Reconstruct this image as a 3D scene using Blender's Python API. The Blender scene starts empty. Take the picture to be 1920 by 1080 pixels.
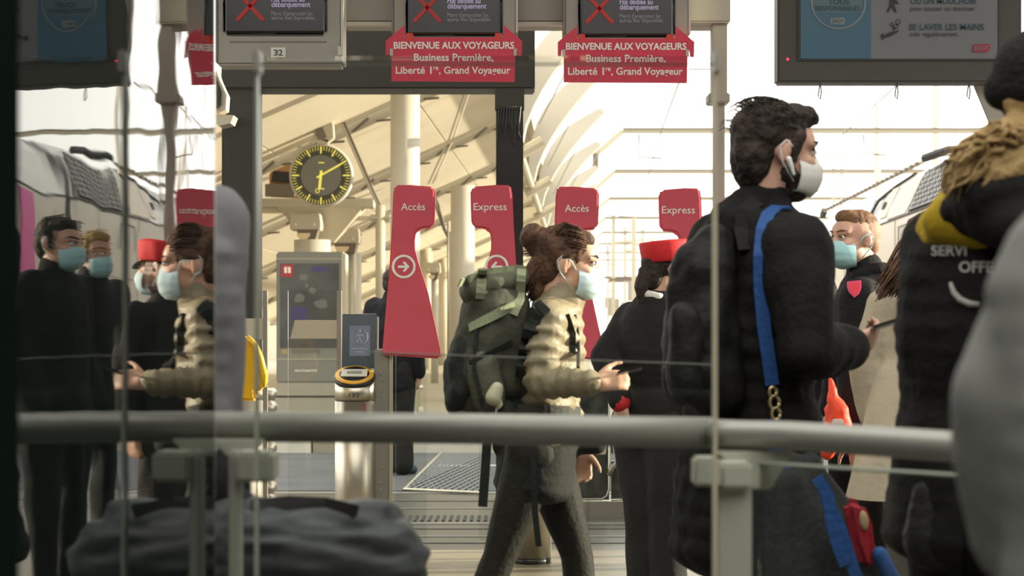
import bpy, bmesh, math, random
from mathutils import Vector, Matrix, noise
from mathutils.bvhtree import BVHTree

# ------------------------------------------------------------------ camera, light, exposure
F = 3600.0; CH = 1.2; HZ = 625.0          # focal length in px (1920 wide), camera height, horizon row
SC = bpy.context.scene
COL = SC.collection
cam_d = bpy.data.cameras.new('camera'); cam = bpy.data.objects.new('camera', cam_d); COL.objects.link(cam)
cam.location = (0, 0, CH); cam.rotation_euler = (math.pi/2, 0, 0)
cam_d.sensor_width = 36.0; cam_d.lens = F/1920*36.0
cam_d.shift_y = (HZ-540)/1920.0
cam_d.clip_start = 0.05; cam_d.clip_end = 1000
cam_d.dof.use_dof = True; cam_d.dof.focus_distance = 9.6; cam_d.dof.aperture_fstop = 5.2
SC.camera = cam
world = bpy.data.worlds.new('sky'); SC.world = world; world.use_nodes = True
bg = world.node_tree.nodes['Background']
bg.inputs[0].default_value = (1.0, 0.965, 0.89, 1); bg.inputs[1].default_value = 1.25
sun_d = bpy.data.lights.new('sun', 'SUN'); sun = bpy.data.objects.new('sun', sun_d); COL.objects.link(sun)
sun_d.energy = 5.0; sun_d.angle = math.radians(1.0); sun_d.color = (1.0, 0.89, 0.69)
sdir = Vector((-0.95, -0.13, -0.225)).normalized()
sun.rotation_euler = sdir.to_track_quat('-Z', 'Y').to_euler()
SC.view_settings.view_transform = 'Standard'
SC.view_settings.look = 'None'
SC.view_settings.gamma = 1.0
SC.view_settings.exposure = 1.2
try: SC.view_settings.use_curve_mapping = False
except Exception: pass

def pt(px, py, y): return Vector(((px-960)/F*y, y, CH-(py-HZ)/F*y))
def PX(px, y): return (px-960)/F*y
def PZ(py, y): return CH-(py-HZ)/F*y
R = math.radians
random.seed(7)
TMP = bpy.data.scenes.new('workbench')     # scratch scene for evaluating modifiers and lettering; removed at the end
def evaluated(o):
    vl = TMP.view_layers[0]; vl.update()
    return bpy.data.meshes.new_from_object(o.evaluated_get(vl.depsgraph))

# ------------------------------------------------------------------ materials
MATS = {}
def mat(name, col, rough=0.6, metal=0.0, var=0.0, vscale=8.0, bump=0.0, bscale=40.0, stretch=(1,1,1),
        col2=None, emit=0.0, ior=None, spec=None, sheen=0.0):
    if name in MATS: return MATS[name]
    m = bpy.data.materials.new(name); m.use_nodes = True; nt = m.node_tree; N = nt.nodes; L = nt.links
    b = N['Principled BSDF']
    b.inputs['Base Color'].default_value = (*col, 1); b.inputs['Roughness'].default_value = rough
    b.inputs['Metallic'].default_value = metal
    if ior: b.inputs['IOR'].default_value = ior
    if spec is not None: b.inputs['Specular IOR Level'].default_value = spec
    if sheen: b.inputs['Sheen Weight'].default_value = sheen
    if emit:
        b.inputs['Emission Color'].default_value = (*col, 1); b.inputs['Emission Strength'].default_value = emit
    if var or bump or col2:
        tc = N.new('ShaderNodeTexCoord'); mp = N.new('ShaderNodeMapping'); mp.inputs['Scale'].default_value = stretch
        L.new(tc.outputs['Object'], mp.inputs['Vector'])
        if var or col2:
            nz = N.new('ShaderNodeTexNoise'); nz.inputs['Scale'].default_value = vscale; nz.inputs['Detail'].default_value = 5
            L.new(mp.outputs[0], nz.inputs['Vector'])
            rp = N.new('ShaderNodeValToRGB'); rp.color_ramp.elements[0].position = 0.3; rp.color_ramp.elements[1].position = 0.7
            c2 = col2 or tuple(min(1, c*(1+var)) for c in col)
            c1 = col if col2 else tuple(c*(1-var) for c in col)
            rp.color_ramp.elements[0].color = (*c1, 1); rp.color_ramp.elements[1].color = (*c2, 1)
            L.new(nz.outputs['Fac'], rp.inputs['Fac']); L.new(rp.outputs['Color'], b.inputs['Base Color'])
        if bump:
            nb = N.new('ShaderNodeTexNoise'); nb.inputs['Scale'].default_value = bscale; nb.inputs['Detail'].default_value = 4
            L.new(mp.outputs[0], nb.inputs['Vector'])
            bp = N.new('ShaderNodeBump'); bp.inputs['Strength'].default_value = bump; bp.inputs['Distance'].default_value = 0.02
            L.new(nb.outputs['Fac'], bp.inputs['Height']); L.new(bp.outputs['Normal'], b.inputs['Normal'])
    MATS[name] = m; return m

def glass(name, tint=(0.97,0.98,0.97), ior=1.28, rough=0.0, keep=1.0):
    if name in MATS: return MATS[name]
    m = bpy.data.materials.new(name); m.use_nodes = True; nt = m.node_tree; N = nt.nodes; L = nt.links
    N.remove(N['Principled BSDF']); out = N['Material Output']
    tr = N.new('ShaderNodeBsdfTransparent'); tr.inputs[0].default_value = (*tint, 1)
    gl = N.new('ShaderNodeBsdfGlossy'); gl.inputs['Roughness'].default_value = rough
    fr = N.new('ShaderNodeFresnel'); fr.inputs['IOR'].default_value = ior
    mx = N.new('ShaderNodeMixShader')
    L.new(fr.outputs[0], mx.inputs[0]); L.new(tr.outputs[0], mx.inputs[1]); L.new(gl.outputs[0], mx.inputs[2])
    L.new(mx.outputs[0], out.inputs[0]); MATS[name] = m; return m

def reflective_glass(name):
    m = bpy.data.materials.new(name); m.use_nodes = True; nt = m.node_tree; N = nt.nodes; L = nt.links
    b = N['Principled BSDF']; b.inputs['Base Color'].default_value = (0.006,0.010,0.009,1)
    b.inputs['Roughness'].default_value = 0.012; b.inputs['IOR'].default_value = 2.3
    tc = N.new('ShaderNodeTexCoord'); mp = N.new('ShaderNodeMapping'); mp.inputs['Scale'].default_value = (1,1.6,2.2)
    nz = N.new('ShaderNodeTexNoise'); nz.inputs['Scale'].default_value = 3.0; nz.inputs['Detail'].default_value = 1.5
    bp = N.new('ShaderNodeBump'); bp.inputs['Strength'].default_value = 0.5; bp.inputs['Distance'].default_value = 0.0012
    L.new(tc.outputs['Object'], mp.inputs[0]); L.new(mp.outputs[0], nz.inputs['Vector'])
    L.new(nz.outputs['Fac'], bp.inputs['Height']); L.new(bp.outputs['Normal'], b.inputs['Normal'])
    return m

# ------------------------------------------------------------------ mesh helpers
def tag(o, label=None, cat=None, group=None, kind=None):
    if label: o['label'] = label
    if cat: o['category'] = cat
    if group: o['group'] = group
    if kind: o['kind'] = kind
    return o

def adopt(o, parent):
    if parent is not None:
        o.parent = parent
        if parent.type == 'EMPTY': o.matrix_parent_inverse = Matrix.Translation(parent.location).inverted()
    return o

def empty(name, loc, label, cat, group=None):
    o = bpy.data.objects.new(name, None); COL.objects.link(o); o.location = loc; o.empty_display_size = 0.1
    return tag(o, label, cat, group)

def link(name, me, m, parent=None, smooth=False, kind=None):
    o = bpy.data.objects.new(name, me); COL.objects.link(o)
    me.materials.clear()
    if m: me.materials.append(m)
    if smooth:
        for p in me.polygons: p.use_smooth = True
    if kind: o['kind'] = kind
    return adopt(o, parent)

class MB:
    def __init__(s): s.v = []; s.f = []
    def add(s, vs, fs):
        n = len(s.v); s.v += [Vector(v) for v in vs]; s.f += [tuple(i+n for i in f) for f in fs]; return s
    def box(s, x0, x1, y0, y1, z0, z1):
        vs = [(x,y,z) for x in (x0,x1) for y in (y0,y1) for z in (z0,z1)]
        return s.add(vs, [(0,1,3,2),(4,6,7,5),(0,4,5,1),(2,3,7,6),(0,2,6,4),(1,5,7,3)])
    def pbox(s, x0, y0, x1, y1, d, t):          # a box whose front face fills a pixel rectangle at depth d
        return s.box(PX(x0,d), PX(x1,d), d, d+t, PZ(y1,d), PZ(y0,d))
    def prism(s, pts, d, t):                    # outline in pixels at depth d, thickness t backwards
        a = [pt(x,y,d) for x,y in pts]; b = [p+Vector((0,t,0)) for p in a]; n = len(a)
        return s.add(a+b, [tuple(range(n)), tuple(range(2*n-1, n-1, -1))] + [(i, n+i, n+(i+1)%n, (i+1)%n) for i in range(n)])
    def bar(s, a, b, w, h=None, up=Vector((0,0,1))):
        a = Vector(a); b = Vector(b); h = h or w; d = (b-a).normalized()
        u = d.cross(up)
        if u.length < 1e-4: u = d.cross(Vector((0,1,0)))
        u.normalize(); v = u.cross(d).normalized(); u *= w/2; v *= h/2
        vs = [a-u-v, a+u-v, a+u+v, a-u+v, b-u-v, b+u-v, b+u+v, b-u+v]
        return s.add(vs, [(3,2,1,0),(4,5,6,7),(0,1,5,4),(1,2,6,5),(2,3,7,6),(3,0,4,7)])
    def tube(s, pts, r, n=8, ky=1.0):
        pts = [Vector(p) for p in pts]; k = len(pts); rs = r if isinstance(r, (list,tuple)) else [r]*k
        up = None; rings = []
        for i in range(k):
            d = (pts[min(i+1,k-1)]-pts[max(i-1,0)]).normalized()
            if up is None: up = Vector((0,0,1)) if abs(d.z) < .9 else Vector((0,1,0))
            u = d.cross(up).normalized(); v = u.cross(d).normalized(); up = v
            rings.append([pts[i]+(u*math.cos(2*math.pi*j/n)+v*math.sin(2*math.pi*j/n)*ky)*rs[i] for j in range(n)])
        vs = [p for q in rings for p in q]
        fs = [(i*n+j, i*n+(j+1)%n, (i+1)*n+(j+1)%n, (i+1)*n+j) for i in range(k-1) for j in range(n)]
        fs += [tuple(range(n-1,-1,-1)), tuple((k-1)*n+j for j in range(n))]
        return s.add(vs, fs)
    def lathe(s, c, prof, n=24, axis=Vector((0,0,1))):    # prof: (radius, height along axis)
        ax = axis.normalized(); u = ax.orthogonal().normalized(); v = ax.cross(u); c = Vector(c)
        vs = [c+ax*h+(u*math.cos(2*math.pi*j/n)+v*math.sin(2*math.pi*j/n))*max(r,1e-4) for r,h in prof for j in range(n)]
        k = len(prof)
        fs = [(i*n+j, i*n+(j+1)%n, (i+1)*n+(j+1)%n, (i+1)*n+j) for i in range(k-1) for j in range(n)]
        fs += [tuple(range(n-1,-1,-1)), tuple((k-1)*n+j for j in range(n))]
        return s.add(vs, fs)
    def ribbon(s, pts, w, t, side):             # flat strap; side: list of side vectors or one
        pts = [Vector(p) for p in pts]; k = len(pts); vs = []
        for i,p in enumerate(pts):
            d = (pts[min(i+1,k-1)]-pts[max(i-1,0)]).normalized()
            sd = Vector(side); sd = (sd-d*sd.dot(d)).normalized()*w/2; nn = sd.cross(d).normalized()*t/2
            vs += [p-sd-nn, p+sd-nn, p+sd+nn, p-sd+nn]
        fs = [(i*4+j, i*4+(j+1)%4, (i+1)*4+(j+1)%4, (i+1)*4+j) for i in range(k-1) for j in range(4)]
        fs += [(3,2,1,0), tuple((k-1)*4+j for j in range(4))]
        return s.add(vs, fs)
    def ball(s, c, r, n=10, m=6, M=None):
        r = r if isinstance(r,(tuple,list)) else (r,r,r); vs = []; c = Vector(c)
        for i in range(m+1):
            a = -math.pi/2+math.pi*i/m; a = max(min(a, 1.5700), -1.5700)
            for j in range(n):
                p = Vector((math.cos(a)*math.cos(2*math.pi*j/n)*r[0], math.cos(a)*math.sin(2*math.pi*j/n)*r[1], math.sin(a)*r[2]))
                vs.append(c+(M @ p if M else p))
        fs = [(i*n+j, i*n+(j+1)%n, (i+1)*n+(j+1)%n, (i+1)*n+j) for i in range(m) for j in range(n)]
        fs += [tuple(range(n-1,-1,-1)), tuple(m*n+j for j in range(n))]
        return s.add(vs, fs)
    def cap(s, a, ra, b, rb, n=12, flat=None):  # tapered capsule
        a = Vector(a); b = Vector(b); d = b-a; L = d.length
        d = d.normalized() if L > 1e-6 else Vector((0,0,1))
        u = d.orthogonal().normalized(); v = d.cross(u); prof = []
        for i in range(5): q = math.pi/2*(1-i/4); prof.append((a, -math.sin(q)*ra, max(math.cos(q)*ra,1e-5)))
        for i in range(5): q = math.pi/2*i/4; prof.append((b, math.sin(q)*rb, max(math.cos(q)*rb,1e-5)))
        vs = []
        for o,h,r in prof:
            for j in range(n):
                w = d*h+(u*math.cos(2*math.pi*j/n)+v*math.sin(2*math.pi*j/n))*r
                if flat: ax,k = flat; w = w-ax*(w.dot(ax)*(1-k))
                vs.append(o+w)
        k = len(prof)
        fs = [(i*n+j, i*n+(j+1)%n, (i+1)*n+(j+1)%n, (i+1)*n+j) for i in range(k-1) for j in range(n)]
        fs += [tuple(range(n-1,-1,-1)), tuple((k-1)*n+j for j in range(n))]
        return s.add(vs, fs)
    def chain(s, lst, flat=None):
        for (a,ra),(b,rb) in zip(lst[:-1], lst[1:]): s.cap(a, ra, b, rb, flat=flat)
        return s
    def mesh(s, name='m'):
        me = bpy.data.meshes.new(name); me.from_pydata([tuple(v) for v in s.v], [], s.f); me.update(); return me
    def build(s, name, m, parent=None, smooth=False, bevel=0.0, kind=None, seg=2):
        me = s.mesh(name)
        bm = bmesh.new(); bm.from_mesh(me); bmesh.ops.recalc_face_normals(bm, faces=bm.faces)
        if bevel:
            bmesh.ops.bevel(bm, geom=[e for e in bm.edges if len(e.link_faces)==2 and e.calc_face_angle(0) > 0.5], offset=bevel, segments=seg, affect='EDGES', clamp_overlap=True)
        bm.to_mesh(me); bm.free()
        return link(name, me, m, parent, smooth, kind)
    def fuse(s, name, m, parent=None, voxel=0.012, smooth=3, fold=0.0, fscale=9.0, fstretch=(1,1,1), seed=0, kind=None, clip=None):
        """union of all the closed shapes as ONE continuous surface"""
        me = s.mesh(name+'_raw')
        bm = bmesh.new(); bm.from_mesh(me); bmesh.ops.recalc_face_normals(bm, faces=bm.faces); bm.to_mesh(me); bm.free()
        o = bpy.data.objects.new('tmp', me); TMP.collection.objects.link(o)
        r = o.modifiers.new('r', 'REMESH'); r.mode = 'VOXEL'; r.voxel_size = voxel; r.adaptivity = 0
        if smooth:
            q = o.modifiers.new('s', 'SMOOTH'); q.factor = 0.5; q.iterations = smooth
        out = evaluated(o)
        bpy.data.objects.remove(o); bpy.data.meshes.remove(me); out.name = name
        if fold:
            nrm = [v.normal.copy() for v in out.vertices]; cos = [v.co.copy() for v in out.vertices]; new = []
            for p, nn in zip(cos, nrm):
                q = Vector((p.x*fstretch[0], p.y*fstretch[1], p.z*fstretch[2]))*fscale+Vector((seed*3.7, seed, 0))
                new.extend(p+nn*fold*(noise.noise(q)+0.5*noise.noise(q*2.1)))
            out.vertices.foreach_set('co', new); out.update()
        if clip:
            bm = bmesh.new(); bm.from_mesh(out)
            for co,no in clip:
                bmesh.ops.bisect_plane(bm, geom=bm.verts[:]+bm.edges[:]+bm.faces[:], plane_co=co, plane_no=no, clear_outer=True)
            bm.to_mesh(out); bm.free()
        return link(name, out, m, parent, True, kind)

def bvh_of(o):
    me = o.data
    return BVHTree.FromPolygons([v.co.copy() for v in me.vertices], [tuple(p.vertices) for p in me.polygons])
def bvh_many(obs):
    vs = []; fs = []
    for o in obs:
        n = len(vs); vs += [v.co.copy() for v in o.data.vertices]; fs += [tuple(i+n for i in p.vertices) for p in o.data.polygons]
    return BVHTree.FromPolygons(vs, fs)
def drape(tree, px, py, off=0.006, default=5.0):
    """the point of a garment's surface that lies under a pixel, lifted by off"""
    o = Vector((0,0,CH)); d = (pt(px,py,1.0)-o).normalized()
    h = tree.ray_cast(o, d)
    if h[0] is None: return pt(px,py,default)
    return h[0]-d*off

def text(s, x0, x1, base, d, m, parent, cap=None, name='lettering', bold=0.0, t=0.0, shear=0.0, flip=False):
    """flat lettering fitted between two pixel columns on a baseline row at depth d, facing the camera"""
    cu = bpy.data.curves.new('t', 'FONT'); cu.body = s; cu.size = 1; cu.offset = bold; cu.shear = shear; cu.resolution_u = 3
    o = bpy.data.objects.new('t', cu); TMP.collection.objects.link(o)
    me = evaluated(o); bpy.data.objects.remove(o); bpy.data.curves.remove(cu)
    xs = [v.co.x for v in me.vertices]; a, b = min(xs), max(xs)
    W = PX(x1,d)-PX(x0,d); k = W/(b-a)
    kz = (cap/F*d)/0.70 if cap else k
    for v in me.vertices:
        v.co = Vector((PX(x0,d)+(v.co.x-a)*k, d, PZ(base,d)+v.co.y*kz))
    return link(name, me, m, parent)

def copy_tree(o, loc=None, parent=None, label=None):
    c = o.copy(); COL.objects.link(c)
    if parent is not None: c.parent = parent
    if loc is not None: c.location = loc
    if label: c['label'] = label
    for ch in o.children: copy_tree(ch, None, c)
    return c

# ------------------------------------------------------------------ palette
M_beige = mat('painted_metal_beige', (0.36,0.345,0.29), 0.45, var=0.06, vscale=3)
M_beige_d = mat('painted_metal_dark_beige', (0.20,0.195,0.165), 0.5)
M_tvgrey = mat('screen_housing_grey', (0.055,0.055,0.045), 0.5, var=0.05)
M_black = mat('black_plastic', (0.012,0.012,0.013), 0.35)
M_screen = mat('dark_screen', (0.018,0.018,0.022), 0.25)
M_crimson = mat('crimson_panel', (0.68,0.035,0.08), 0.5, var=0.05)
M_cover = mat('crimson_fabric_cover', (0.66,0.09,0.13), 0.75, var=0.06, vscale=5, bump=0.25, bscale=9)
M_white = mat('white_lettering', (0.92,0.90,0.85), 0.6)
M_xred = mat('red_cross_lamp', (0.38,0.02,0.02), 0.5, emit=0.08)
M_lilac = mat('lilac_screen_text', (0.42,0.36,0.55), 0.5, emit=0.15)
M_grtext = mat('grey_screen_text', (0.30,0.29,0.32), 0.5, emit=0.05)
M_steel = mat('brushed_steel', (0.60,0.555,0.46), 0.36, 1.0, var=0.04, vscale=4, bump=0.05, bscale=30, stretch=(1,1,20))
M_steel_d = mat('dull_steel', (0.36,0.335,0.29), 0.45, 0.8)
M_rail = mat('grey_rail_steel', (0.29,0.295,0.265), 0.38, 0.3)
M_post = mat('grey_green_paint', (0.42,0.44,0.365), 0.45)
M_portal = mat('dark_olive_frame', (0.014,0.0125,0.006), 0.5, var=0.2, vscale=2)
M_yellow = mat('yellow_plastic', (0.75,0.42,0.01), 0.35)
M_amber = mat('amber_ring', (0.85,0.45,0.03), 0.4)
M_cream = mat('cream_canopy', (0.70,0.62,0.47), 0.7, var=0.08, vscale=0.6)
M_cream2 = mat('cream_steel', (0.48,0.43,0.32), 0.55)
M_white_fin = mat('white_fin', (0.50,0.46,0.38), 0.6)
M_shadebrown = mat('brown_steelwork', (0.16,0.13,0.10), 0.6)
M_orange = mat('orange_board', (0.55,0.30,0.12), 0.7)
M_asphalt = mat('grey_asphalt', (0.085,0.09,0.097), 0.75, var=0.18, vscale=2.2, bump=0.15, bscale=60)
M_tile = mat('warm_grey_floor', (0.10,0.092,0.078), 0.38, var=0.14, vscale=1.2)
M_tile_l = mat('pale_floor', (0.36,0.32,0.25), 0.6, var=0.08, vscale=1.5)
M_kerb = mat('kerb_stone', (0.26,0.235,0.17), 0.7, var=0.08, vscale=3)
M_kerb_l = mat('pale_kerb_stone', (0.5,0.47,0.4), 0.7, var=0.05)
M_mark = mat('white_road_paint', (0.7,0.68,0.62), 0.6)
M_wall = mat('hall_wall', (0.07,0.068,0.06), 0.8, var=0.1, vscale=1)
M_ceil = mat('hall_ceiling', (0.42,0.41,0.38), 0.8)
M_train = mat('train_white', (0.46,0.445,0.42), 0.3, var=0.05, vscale=0.8)
M_train_d = mat('train_dark_band', (0.075,0.085,0.10), 0.3)
M_train_c = mat('train_cream_panel', (0.44,0.37,0.27), 0.4)
M_pink = mat('train_magenta_door', (0.55,0.04,0.30), 0.4)
M_blueglass = mat('train_pale_blue_glass', (0.42,0.52,0.66), 0.15)
M_dark = mat('dark_gap', (0.03,0.03,0.03), 0.8)
M_wire = mat('wire_grey', (0.16,0.15,0.13), 0.5)
M_clear = glass('clear_glass')
M_clear_far = glass('clear_glass_gate', (0.95,0.96,0.95), 1.25)
M_gedge = mat('glass_edge', (0.36,0.40,0.33), 0.25)
M_gedge_w = mat('glass_edge_warm', (0.52,0.49,0.36), 0.25)
M_frost = mat('cream_frosted_film', (0.52,0.48,0.36), 0.7)

def struct(mb, name, m, parent=None, **k):
    o = mb.build(name, m, parent, **k)
    if parent is None: o['kind'] = 'structure'
    return o

# ------------------------------------------------------------------ the setting
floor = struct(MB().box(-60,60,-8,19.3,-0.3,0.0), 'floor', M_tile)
tag(floor, 'warm grey station floor running from the hall to the platform kerb', 'floor')
def strip(y0, y1, m, name='floor_strip', x0=-8, x1=8, t=0.004):
    return MB().box(x0,x1,y0,y1,0.0005,t).build(name, m, floor)
strip(14.6, 19.2, M_asphalt, 'asphalt_lane', -9, 12)
strip(9.3, 10.6, mat('pale_tile_band', (0.24,0.20,0.14), 0.4, var=0.1), 'pale_tile_band')
for y0,y1,c in ((10.95,11.02,0.1),(11.3,11.36,0.32),(11.75,11.8,0.12),(12.05,12.14,0.35),(13.1,13.16,0.3),(13.7,13.78,0.12),(14.35,14.5,0.36)):
    strip(y0, y1, mat('floor_joint_%d'%int(c*100), (c*.6,c*0.57,c*0.5), 0.5), 'floor_joint')
g = MB()
for i in range(16): g.box(-0.72+i*0.045, -0.70+i*0.045, 12.25, 12.6, 0.0005, 0.006)
g.build('drain_grate', M_dark, floor)
for (a,b) in ((820,880),(905,950)):
    MB().box(PX(a,17.5),PX(b,17.5),17.3,17.4,0.001,0.008).build('white_marking', M_mark, floor)
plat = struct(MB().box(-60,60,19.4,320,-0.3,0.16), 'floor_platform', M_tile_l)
tag(plat, 'pale sunlit platform surface beyond the kerb', 'platform')
kerb = struct(MB().box(-14,14,19.34,19.4,-0.1,0.15), 'trim_1', M_kerb)
tag(kerb, 'cream stone kerb edging the raised platform', 'kerb')
for i in range(28):
    x = -14+i*1.0
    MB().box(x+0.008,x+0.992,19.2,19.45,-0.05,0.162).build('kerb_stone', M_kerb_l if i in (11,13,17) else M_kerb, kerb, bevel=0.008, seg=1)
ceil = struct(MB().box(-6,9,6.5,10.9,4.6,4.9), 'ceiling', M_ceil)  # unseen soffit, added to shade the foreground
MB().box(-6,9,-5,-3.4,4.6,4.9).build('rear_soffit', M_ceil, ceil)
for i in range(7): MB().box(-6+i*2.45,-5.9+i*2.45,-3.4,6.5,4.6,4.8).build('light_opening_bar', M_beige, ceil)  # bars over an opening invented to brighten the people and gates
tag(ceil, 'unseen grey hall soffit with an opening added above the viewer to let light in', 'ceiling')
wb = struct(MB().box(-6,9,-5.2,-5.0,0,4.6), 'wall_back', M_wall)  # unseen wall, added so foreground and glass reflections stay dark
tag(wb, 'unseen hall wall added behind the viewer to darken the foreground', 'wall')
wl = struct(MB().box(-3.3,-3.1,-5,8.5,0,4.6), 'wall_left', M_wall)
tag(wl, 'plain hall side wall beyond the reflecting glass', 'wall')

wr = struct(MB().box(4.2,4.4,-5,6.3,0,4.6), 'sun_block_wall_right', mat('sun_block_wall_pale', (0.30,0.29,0.26), 0.8))  # unseen wall put in to keep low sun off the nearest people
tag(wr, 'unseen side wall added on the right to block the sun', 'wall')

# reflecting glass wall on the left (parallel to the view, 0.55 m to the side)
AL, PD = 0.017, 0.55
def wallpt(z, off=0.0): return Vector((-PD+AL*z+off, z, 0))
def slab(z0, z1, h0, h1, t):
    a, b = wallpt(z0), wallpt(z1); n = Vector((-1, AL, 0)).normalized()*t
    vs = []
    for h in (h0,h1): vs += [a+Vector((0,0,h)), b+Vector((0,0,h)), b+n+Vector((0,0,h)), a+n+Vector((0,0,h))]
    return MB().add(vs, [(3,2,1,0),(4,5,6,7),(0,1,5,4),(1,2,6,5),(2,3,7,6),(3,0,4,7)])
w1 = slab(1.9,3.2,0.02,2.7,0.018).build('window_1', reflective_glass('dark_reflecting_glass')); w1['kind'] = 'structure'
tag(w1, 'dark glass side screen mirroring the gates, travellers and train', 'window')
MB().box(-0.72,-0.508,1.80,1.985,0,2.75).build('window_frame', mat('dark_green_frame',(0.006,0.011,0.009),0.9,spec=0.0), w1, bevel=0.006)
e = slab(3.2,3.206,0.02,2.7,0.02).build('glass_edge', M_gedge, w1)

# clear standing pane in front of the handrail
w2 = MB().pbox(480,108,1342,1240,2.98,0.012).build('window_2', M_clear); w2['kind'] = 'structure'
tag(w2, 'tall clear glass screen standing in front of the handrail', 'window')
MB().pbox(1338,112,1345,1240,2.974,0.022).build('glass_edge', M_gedge_w, w2)
MB().pbox(477,125,483,1240,2.974,0.022).build('glass_edge', M_gedge, w2)
MB().pbox(480,118,1342,120,2.976,0.016).build('glass_edge', mat('glass_top_edge',(0.10,0.10,0.09),0.3), w2)
for x in (480,1345):
    MB().pbox(x-6,92,x+7,136,2.965,0.04).build('glass_clamp', mat('pale_clamp',(0.50,0.49,0.44),0.35,0.4), w2, bevel=0.003)
for x0,x1,yb in ((484,640,5),):
    pass

# ------------------------------------------------------------------ balustrade with handrail
ZR = 3.3
bal = empty('glass_balustrade', (0,ZR,0), 'grey steel handrail on square posts with glass infill crossing the foreground', 'balustrade')
rl = [pt(20,797,3.36), pt(405,800,3.33), pt(900,804,3.3), pt(1345,812,3.27)]
# the rail continues to the mirror plane and stops there
rl[0] = Vector((wallpt(3.34).x+0.01, 3.34, PZ(799,3.34)))
MB().tube(rl, 0.0265, 20).build('handrail', M_rail, bal, True)
MB().tube([pt(1335,813,3.26), pt(1380,815,3.24), pt(1480,817,3.18), pt(1620,826,3.08), pt(1800,838,2.95), pt(1960,852,2.82)], 0.0285, 20, 0.85).build('handrail', M_rail, bal, True)
def post(px, d, x0, x1, ytop, cx0, cx1, cy0, cy1):
    p = MB().box(PX(x0,d),PX(x1,d),d,d+0.04,0,PZ(ytop,d)).build('post', M_post, bal, bevel=0.004)
    MB().pbox(cx0,cy0,cx1,cy1,d-0.03,0.09).build('glass_clamp', M_post, p, bevel=0.006)
post(440,3.2,428,450,846,440,511,848,905)
post(1375,3.16,1343,1410,905,1350,1412,868,918)
MB().pbox(1302,858,1352,912,3.1,0.06).build('glass_clamp', M_post, bal, bevel=0.005)
MB().add([pt(1340,845,3.2),pt(1490,845,3.2),pt(1445,918,3.2),pt(1410,918,3.2),pt(1340,845,3.26),pt(1490,845,3.26),pt(1445,918,3.26),pt(1410,918,3.26)],
         [(0,1,2,3),(7,6,5,4),(0,4,5,1),(1,5,6,2),(2,6,7,3),(3,7,4,0)]).build('rail_bracket', M_post, bal, bevel=0.003)
MB().add([pt(395,822,3.24),pt(500,822,3.24),pt(475,856,3.24),pt(425,856,3.24),pt(395,822,3.3),pt(500,822,3.3),pt(475,856,3.3),pt(425,856,3.3)],
         [(0,1,2,3),(7,6,5,4),(0,4,5,1),(1,5,6,2),(2,6,7,3),(3,7,4,0)]).build('rail_bracket', M_post, bal, bevel=0.003)
a, b = pt(1425,868,3.2), pt(1810,892,2.9)
MB().add([a,b,Vector((b.x,b.y,0.1)),Vector((a.x,a.y,0.1)),a+Vector((0,.012,0)),b+Vector((0,.012,0)),Vector((b.x,b.y+.012,0.1)),Vector((a.x,a.y+.012,0.1))],
         [(0,1,2,3),(7,6,5,4),(0,4,5,1),(1,5,6,2),(2,6,7,3),(3,7,4,0)]).build('glass_pane', M_clear, bal)
MB().tube([a,b],0.0035,6).build('glass_edge', M_gedge, bal)
a, b = pt(690,660,4.2), pt(1338,684,4.0)
scr = MB().add([a,b,Vector((b.x,b.y,0.1)),Vector((a.x,a.y,0.1)),a+Vector((0,.01,0)),b+Vector((0,.01,0)),Vector((b.x,b.y+.01,0.1)),Vector((a.x,a.y+.01,0.1))],
         [(0,1,2,3),(7,6,5,4),(0,4,5,1),(1,5,6,2),(2,6,7,3),(3,7,4,0)]).build('glass_screen', M_clear_far)
tag(scr, 'low clear glass screen whose top edge crosses the backpacker at waist height', 'glass screen')
MB().tube([a,b],0.0016,6).build('glass_edge', mat('glass_low_edge',(0.12,0.13,0.11),0.3), scr)

# ------------------------------------------------------------------ gantry with monitors over the gates
ZG = 10.0
gan = empty('gate_gantry', (PX(1350,10.3),10.3,0), 'beige steel gantry beam on a square post carrying the gate monitors', 'gantry')
MB().pbox(640,-60,1370,42,10.25,0.30).build('beam', M_beige, gan, bevel=0.01)
for x0,x1 in ((640,735),(968,1058)):
    MB().pbox(x0,41,x1,47,10.24,0.05).build('beam_lip', mat('pale_lip',(0.60,0.57,0.48),0.4), gan)
MB().box(PX(1336,10.3),PX(1364,10.3),10.3,10.42,PZ(178,10.3),PZ(44,10.3)).build('upper_post', M_beige, gan, bevel=0.006)
MB().box(PX(1340,10.3),PX(1360,10.3),10.32,10.40,0,PZ(190,10.3)).build('lower_post', M_beige, gan, bevel=0.006)
MB().pbox(1329,174,1369,192,10.27,0.17).build('post_collar', M_beige, gan, bevel=0.006)

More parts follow.
